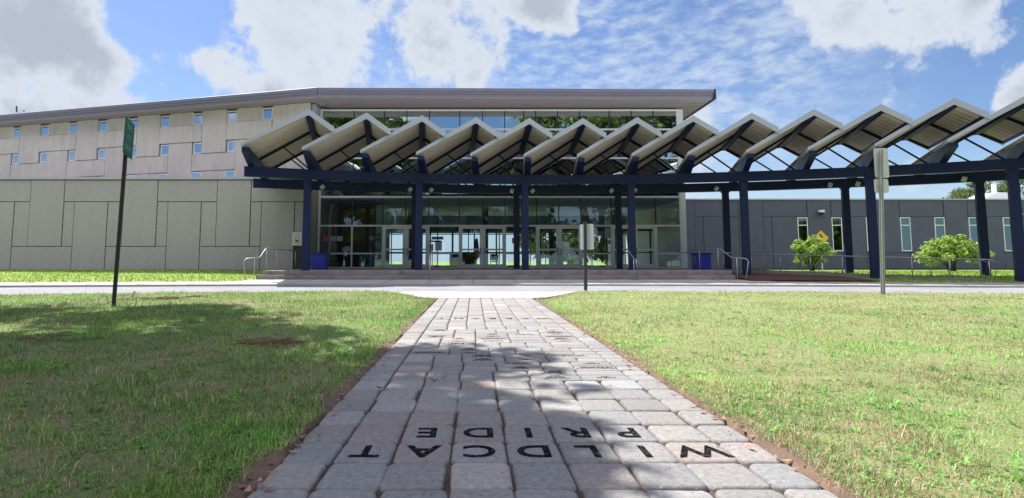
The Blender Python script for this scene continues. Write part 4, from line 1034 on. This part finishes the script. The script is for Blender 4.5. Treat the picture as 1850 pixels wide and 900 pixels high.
# ------------------------------------------------------------------ grass
def ynear_np(x): return 17.25 - np.where(x < 0, x*x/75., x*x/170.)
def grass(side):
    rg = np.random.default_rng(5+side); P_ = []
    bands = [(2.1, 3.4, 12000, .85), (3.4, 5, 8000, .95), (5, 7.5, 4600, 1.15), (7.5, 11, 2400, 1.5), (11, 17.6, 1150, 2.0)]
    C, SC = [], []
    for (y0, y1, den, sc) in bands:
        xm = (.97*y1+5.6) if side < 0 else (1.05*y1+5.8)
        n = int(den*(y1-y0)*xm); y = rg.uniform(y0, y1, n); x = rg.uniform(0, xm, n)
        lim = (.90*y+.5) if side < 0 else (1.02*y+.6); keep = (x < lim) | ((x < lim+5) & (rg.random(n) < .4)); x, y = x[keep], y[keep]
        x = (PX0-x) if side < 0 else PX1+x-0.0
        C.append(np.stack([x, y], 1)); SC.append(np.full(len(x), sc))
    C = np.concatenate(C); SC = np.concatenate(SC); x, y = C[:, 0], C[:, 1]
    e = np.abs(x-(PX0 if side < 0 else PX1))
    flare = np.clip((y-13.6)/3.6, 0, 1); off = np.where(y > 13.6, .30+1.5*flare**1.2, 0)
    ed = .0 + np.clip(fbm(y*1.3, y*0+side*3., 9)-.44, 0, 1)*(.40 if side < 0 else .18)
    cov = fbm(x*1.1, y*1.1, 21); cov2 = fbm(x*4., y*4., 33)
    bare = cov*.65+cov2*.35
    thr_ = .40 if side < 0 else .40
    keep = (e > off+ed*rg.uniform(.3, 1.3, len(x))) & (y < ynear_np(x)-.02)
    keep &= (rg.uniform(0, 1, len(x)) < np.clip((bare-thr_+.12)/.12, .16, 1))
    # soil patch on the left
    if side < 0:
        for (px, py, rx, ry) in [(480, 625, .55, .38), (530, 610, .5, .3), (75, 617, .3, .15), (640, 618, .5, .25)]:
            g = G(px, py, 0); keep &= ~((((x-g.x)/rx)**2+((y-g.y)/ry)**2 < rg.uniform(.2, 1.2, len(x))) & (rg.uniform(0, 1, len(x)) < .8))
    x, y, SC = x[keep], y[keep], SC[keep]; n = len(x)
    tall = fbm(x*1.6+7, y*1.6, 44)
    z = np.full(n, .015)
    clump = vnoise(x*9, y*9, 71)
    tuft = (vnoise(x*3.1+5, y*3.1, 91) > .80)*1.
    L = rg.gamma(6, 1/6., n)*(.023+.033*tall**1.5+.026*clump**2+.04*tuft*rg.random(n))*SC**.3; L *= 1.0 if side < 0 else .8
    wd = (.0024+.0032*rg.random(n)**2)*SC*1.1
    az = rg.uniform(0, 2*np.pi, n); lean = rg.beta(2.2, 1.6, n)*1.75
    d = np.stack([np.cos(az), np.sin(az)], 1); s = np.stack([-d[:, 1], d[:, 0]], 1)
    h1, h2 = L*.55*np.cos(lean*.5), L*(.55*np.cos(lean*.5)+.45*np.cos(lean*1.25)); r1, r2 = L*.55*np.sin(lean*.5), L*(.55*np.sin(lean*.5)+.45*np.sin(lean*1.25))
    b = np.stack([x, y, z], 1)
    def pt(r, h, w): return b+np.concatenate([d*r[:, None]+s*w[:, None], h[:, None]], 1)
    o = np.zeros(n)
    V = np.stack([pt(o, o, -wd/2), pt(o, o, wd/2), pt(r1, h1, wd*.42), pt(r1, h1, -wd*.42), pt(r2, h2, wd*.06), pt(r2, h2, -wd*.06)], 1).reshape(-1, 3)
    i = np.arange(n)[:, None]*6
    F = np.concatenate([i+np.array([[0, 1, 2, 3]]), i+np.array([[3, 2, 4, 5]])], 0)
    dry = (rg.random(n) < np.clip(.10+.75*(.56-bare[keep])*2.4+(.22 if side > 0 else 0), .06, .75))
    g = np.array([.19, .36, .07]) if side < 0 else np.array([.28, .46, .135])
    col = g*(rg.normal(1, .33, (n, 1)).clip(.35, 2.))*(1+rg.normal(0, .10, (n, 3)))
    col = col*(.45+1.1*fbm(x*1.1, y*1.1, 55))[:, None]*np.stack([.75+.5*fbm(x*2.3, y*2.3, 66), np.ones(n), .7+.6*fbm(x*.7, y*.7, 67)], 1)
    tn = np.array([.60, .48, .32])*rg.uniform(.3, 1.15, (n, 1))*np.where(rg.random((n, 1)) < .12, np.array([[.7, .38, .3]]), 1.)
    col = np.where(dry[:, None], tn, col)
    T = np.repeat(col[:, None, :], 6, 1).reshape(-1, 3)
    # broad-leaved weeds among the blades
    k = 1500; wy = 2.3+rg.random(k)**1.6*9; wx = rg.uniform(0, 1, k)*(wy+.5); wx = PX0-.12-wx if side < 0 else PX1+.12+wx
    Vw, Fw, Tw = [], [], []
    for a, b2 in zip(wx, wy):
        nl = rg.integers(5, 10); c = g*rg.uniform(.5, 1.15)*np.array([.9, 1.1, .9]); sz = rg.uniform(.02, .07)*(.6+b2*.07)
        for q in range(nl):
            t = rg.uniform(0, 6.28); up = rg.uniform(.2, 1.1); o_ = len(V)+len(Vw); dx, dy = math.cos(t), math.sin(t); l = sz*rg.uniform(.6, 1.2); w_ = l*.13
            z0 = .02; Vw += [(a-dy*w_*.3, b2+dx*w_*.3, z0), (a+dy*w_*.3, b2-dx*w_*.3, z0), (a+dx*l*.5+dy*w_, b2+dy*l*.5-dx*w_, z0+l*.6*up), (a+dx*l*.5-dy*w_, b2+dy*l*.5+dx*w_, z0+l*.6*up),
                             (a+dx*l+dy*w_*.1, b2+dy*l-dx*w_*.1, z0+l*.55*up), (a+dx*l-dy*w_*.1, b2+dy*l+dx*w_*.1, z0+l*.55*up)]
            Fw += [(o_, o_+1, o_+2, o_+3), (o_+3, o_+2, o_+4, o_+5)]; Tw += [c*rg.uniform(.8, 1.2)]*6
    V = np.concatenate([V, np.array(Vw)]); F = np.concatenate([F, np.array(Fw)]); T = np.concatenate([T, np.array(Tw)])
    ob = mesh_np('grass', V, F, mat('grass_blade', (1, 1, 1), .5, attr=True, trans=.35, spec=.25), None, T)
    tag(ob, 'green mown grass of the left lawn, darker and lusher' if side < 0 else 'sunny yellow green grass of the right lawn with dry straw', 'grass', kind='stuff')
grass(-1); grass(1)
# far bank grass (short) on both sides
def bank_grass():
    rg = np.random.default_rng(3); n = 60000
    x = rg.uniform(-30, 34, n); y = rg.uniform(23, 34, n)
    yk = 22.0-x*x/230.+2.9
    keep = (y > yk+.05) & ~((x > DX0-.25) & (x < 13.2)) & ~((y > 31.3) & (x < -9)) 
    # keep off ramp
    q0 = (x-A0.x)*rd.x+(y-A0.y)*rd.y; q1 = (x-A0.x)*rnn.x+(y-A0.y)*rnn.y
    keep &= ~((q0 > -1) & (q0 < (A1-A0).length+.3) & (q1 > -.3) & (q1 < 1.9))
    keep &= ~((x > 12.9) & (x < 17.6) & (y < 29.7))
    x, y = x[keep], y[keep]; n = len(x)
    z = np.array([terr(a, b) for a, b in zip(x, y)])-.005
    L = rg.uniform(.04, .11, n); w = rg.uniform(.012, .03, n); az = rg.uniform(0, 6.28, n); r = L*rg.uniform(0, .8, n)
    b = np.stack([x, y, z], 1); dx, dy = np.cos(az), np.sin(az)
    V = np.stack([b+np.stack([-dy*w, dx*w, 0*x], 1), b+np.stack([dy*w, -dx*w, 0*x], 1), b+np.stack([dx*r, dy*r, L], 1)], 1).reshape(-1, 3)
    F = np.arange(3*n).reshape(n, 3)
    col = np.array([.26, .41, .07])*rg.normal(1, .2, (n, 1)).clip(.5, 1.6); T = np.repeat(col[:, None, :], 3, 1).reshape(-1, 3)
    tag(mesh_np('bank_grass', V, F, MATS['grass_blade'], None, T), 'bright short grass on the strip before the building walls', 'grass', kind='stuff')
bank_grass()
# fallen leaves and litter
def litter():
    rg = np.random.default_rng(77); pts = []
    for k in range(420):
        side = rg.random() < .45; yy = 2.3+rg.gamma(1.6, 2.4)
        if yy > 14: continue
        xx = (PX0-rg.normal(.06, .09)) if side else (PX1+rg.normal(.08, .10)); pts.append((xx, yy, .012, rg.uniform(.012, .034)))
    for k in range(260):
        xx = rg.uniform(-6, 9); yy = rg.uniform(2.5, 12)
        if PX0 < xx < PX1 and rg.random() < .75: continue
        pts.append((xx, yy, .008 if PX0 < xx < PX1 else .05, rg.uniform(.01, .03)*(1 if not PX0 < xx < PX1 else .5)))
    V, F, T = [], [], []
    for (x, y, z, s) in pts:
        a = rg.uniform(0, 6.28); c_, s_ = math.cos(a)*s, math.sin(a)*s; o = len(V); k = s*rg.uniform(.2, .7)
        V += [(x-c_, y-s_, z+k), (x-s_*.5, y+c_*.5, z), (x+c_, y+s_, z+k*.6), (x+s_*.5, y-c_*.5, z)]; F.append((o, o+1, o+2, o+3))
        c = np.array([.20, .12, .07])*rg.uniform(.5, 1.9); T += [c]*4
    tag(mesh_np('fallen_leaves', np.array(V), np.array(F), mat('dry_leaf', (1, 1, 1), .7, attr=True), None, np.array(T)), 'curled brown fallen leaves scattered along the path edges', 'leaves', kind='stuff')
    cr = []; V = []; F = []
    n = 5000; x = rg.uniform(PX0, PX1, n); y = 2.2+rg.random(n)**1.5*8
    for a, b in zip(x, y):
        s = rg.uniform(.001, .0035); an = rg.uniform(0, 6.28); cx, cy = math.cos(an)*s, math.sin(an)*s; o = len(V)
        z = .0035; V += [(a-cx, b-cy, z), (a+cy, b-cx, z+s), (a+cx, b+cy, z), (a-cy, b+cx, z)]; F.append((o, o+1, o+2, o+3))
    tc_ = rg.choice([.04, .12, .5], n, p=[.5, .3, .2]); T = np.repeat(tc_[:, None], 4, 0)*np.array([[1.1, .95, .8]])
    tag(mesh_np('grit', np.array(V), np.array(F), MATS['dry_leaf'], None, T), 'tiny specks of grit and soil crumbs on the pavers', 'grit', kind='stuff')
litter()
def twigs(px, py, n, size, label, thick=.006, z=.03):
    g = G(px, py, z); mb = MB(); rg = random.Random(px)
    for i in range(n):
        a = rg.uniform(-.6, .6)+(math.pi if rg.random() < .3 else 0); L = size*rg.uniform(.4, 1.)
        p0 = g+Vector((rg.gauss(0, size*.35), rg.gauss(0, size*.22), rg.uniform(0, .03)))
        p1 = p0+Vector((math.cos(a)*L*.5, math.sin(a)*L*.5, rg.uniform(0, .05))); p2 = p1+Vector((math.cos(a+.4)*L*.5, math.sin(a+.4)*L*.5, -rg.uniform(0, .03)))
        mb.tube([p0, p1, p2], thick, 5, radii=[thick, thick*.8, thick*.3])
    tag(mb.build('fallen_twig', mat('dry_twig', (.20, .11, .07), .8, var=.3, scale=20)), label, 'twigs')
twigs(483, 622, 46, .45, 'pile of red brown twigs on a bare patch of the left lawn', .006, .02)
twigs(75, 617, 9, .35, 'short broken branch lying on the left lawn near the edge', .010)
twigs(792, 690, 10, .10, 'small cluster of dry twigs lying on the pavers', .0022, .004)
twigs(285, 541, 26, .55, 'dry twig heap on the grass right of the leaning post', .008)
b = G(180, 551, .05); c = G(237, 538, .05); d = G(241, 527, .35)
tag(MB().tube([b, b.lerp(c, .5)+Vector((0, 0, .05)), c, c+Vector((.1, 0, .15)), d], .02, 6, radii=[.008, .014, .016, .012, .006]).build('fallen_branch', mat('pale_branch', (.4, .3, .2), .8)), 'long pale bent branch lying by the foot of the leaning post', 'branch')
twigs(345, 538, 14, .3, 'small scatter of dry sticks at the road edge of the left lawn', .006)
# soil crumbs line on road edges
print('objects', len(bpy.data.objects))
